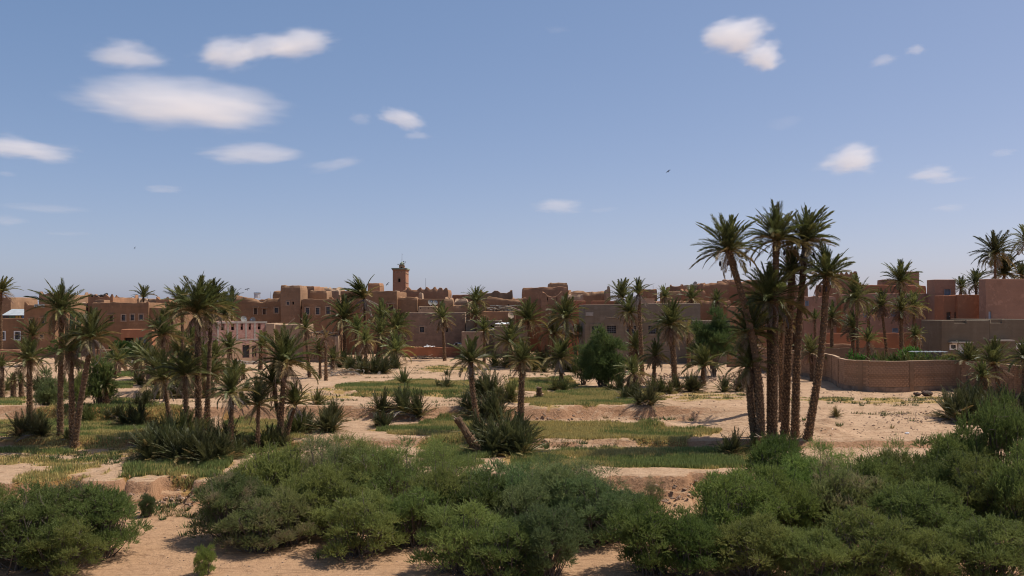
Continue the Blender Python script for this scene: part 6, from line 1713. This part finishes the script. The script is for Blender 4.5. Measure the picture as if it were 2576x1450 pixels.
# garden roof sheet behind the wall
Yq = 84.0; o = thing("animal_shelter", "flat sheet-metal shelter with wire sides behind the brick wall", "shelter", (WX(2303, Yq), Yq, gz(WX(2303, Yq), Yq)), 0)
ww = WX(2386, Yq) - WX(2303, Yq); hz = WZ(887, Yq) - gz(WX(2303, Yq), Yq)
m = MB()
for q in range(14): m.box(ww * q / 14, ww * (q + 1) / 14 - .01, 0, 1.6, hz + (.03 if q % 2 else 0), hz + .03 + (.03 if q % 2 else 0))
m.build("roof_sheet", M["sheet_metal"], o)
for q in range(5):
    m = MB(); m.tube([(ww * q / 4, 0.03, -.2), (ww * q / 4, .03, hz)], [.04, .04], 5); m.build("post", M["wood_dark"], o)
m = MB()
for q in range(30): m.box(ww * q / 30, ww * q / 30 + .015, .02, .03, 0, hz)
m.build("wire_mesh", M["grille_grey"], o)
# wooden rack by the grey house
Yq = 101.0; o = thing("wooden_rack", "small rack of pale sticks at the corner of the grey house", "rack", (WX(2302, Yq), Yq, WZ(872, Yq)), 0)
for q in range(5):
    m = MB(); m.tube([(-.1, 0, .2 + q * .3), (.7, 0, .22 + q * .3)], [.035, .035], 5); m.build("rail", M["wood_pale"], o)
for q in range(3):
    m = MB(); m.tube([(q * .3, .05, -.3), (q * .3 + .05, .05, 1.7)], [.035, .035], 5); m.build("upright", M["wood_pale"], o)
# parked car in the shade
Yq = 109.0; o = thing("parked_car", "dark car parked in the shade below the orange house", "car", (WX(314, Yq), Yq, gz(WX(314, Yq), Yq)), 0)
m = MB()
P2 = [(-1.9, .25), (-1.9, .75), (-1.75, .88), (-1.0, .95), (-.55, 1.38), (.75, 1.42), (1.35, .98), (1.85, .9), (1.95, .6), (1.9, .25)]
n = len(P2); V = [(x, y, z) for y in (-.8, .8) for x, z in P2]
f4 = [[k, (k + 1) % n, n + (k + 1) % n, n + k] for k in range(n)]
m.add(V, f4)
cc = len(V)
m.add(V + [(0, -.8, .7), (0, .8, .7)], [[k, (k + 1) % n, cc] for k in range(n)] + [[n + (k + 1) % n, n + k, cc + 1] for k in range(n)])
body = m.build("body", M["black_junk"], o)
m = MB(); m.add([(-.5, -.81, .98), (-.42, -.81, 1.3), (.7, -.81, 1.34), (1.2, -.81, 1.0)], [[3, 2, 1, 0]]); m.build("side_glass", M["glass_dark"], body)
for wx_ in (-1.2, 1.2):
    for wy_ in (-.8, .8):
        m = MB(); m.tube([(wx_, wy_ - .1, .3), (wx_, wy_ + .1, .3)], [.3, .3], 14); wq = m.build("wheel", M["black_junk"], o)
        m = MB(); m.tube([(wx_, wy_ - .115, .3), (wx_, wy_ - .1, .3)], [.17, .17], 10); m.build("rim", M["steel"], wq)
# birds
for lab, px, py, Y, s, rz in (("dark bird gliding in the open sky right of centre", 1682, 431, 90, .24, .6), ("tiny bird above the left house roofs", 622, 728, 110, .26, 1.0), ("tiny bird left of the minaret", 975, 715, 110, .26, .4),
                              ("faint bird above the left roofs, higher", 339, 624, 140, .2, .2), ("faint bird over the big mud wall", 889, 697, 140, .22, -.2)):
    o = thing("bird", lab, "bird", (WX(px, Y), Y, WZ(py, Y)), 0, "birds in flight"); o.rotation_euler = (.5, rz - 1.2, .4)
    m = MB(); m.lathe([(.002, -s * .55), (s * .05, -s * .45), (s * .11, -.1 * s), (s * .11, s * .2), (s * .06, s * .42), (.004, s * .55)], 8); bb = m.build("body", M["bird_dark"], o, True)
    for sg_ in (-1, 1):
        m = MB(); x = sg_ * s
        V = np.array([(0, 0, -s * .18), (0, 0, s * .2), (x * .55, .18 * s, s * .22), (x * .5, .16 * s, -s * .12), (x * 1.15, .1 * s, -s * .1), (x * 1.1, .1 * s, -s * .24)])
        V2 = V + (0, .02 * s, 0)
        m.add(np.vstack([V, V2]), [[0, 1, 2, 3], [3, 2, 4, 5], [6 + 3, 6 + 2, 6 + 1, 6 + 0], [6 + 5, 6 + 4, 6 + 2, 6 + 3]]); m.build("wing", M["bird_dark"], o)
    m = MB(); m.add([(0, 0, -s * .45), (s * .16, 0, -s * .8), (0, 0.01, -s * .7), (-s * .16, 0, -s * .8)], [[0, 1, 2], [0, 2, 3]]); m.build("tail", M["bird_dark"], o)
# litter on the sand slope
for lab, px, py in (("white scrap of litter on the sand slope", 2090, 1088), ("second white scrap of litter on the sand slope, further right", 2282, 1092)):
    X, Y, z = GP(px, py); o = thing("litter", lab, "litter", (X, Y, z), 0, "litter on the sand")
    m = MB(); m.add(IV * np.array([.16, .1, .05]) + rng.normal(0, .015, IV.shape) + (0, 0, .04), IF); m.build("scrap", M["tarp_white"], o)
# power lines of sight: thin wire from the orange house
o = thing("overhead_wire", "thin wire sagging from the orange house across the big dark house", "wire", (WX(300, 115), 115, WZ(880, 115)), 0)
m = MB(); s_ = np.linspace(0, 1, 14); ex = WX(404, 113) - WX(300, 115); ez = WZ(838, 113) - WZ(880, 115)
m.tube(np.stack([ex * s_, -2 * s_, ez * s_ - .25 * np.sin(s_ * math.pi)], -1), np.full(14, .012), 4); m.build("cable", M["grille_grey"], o)
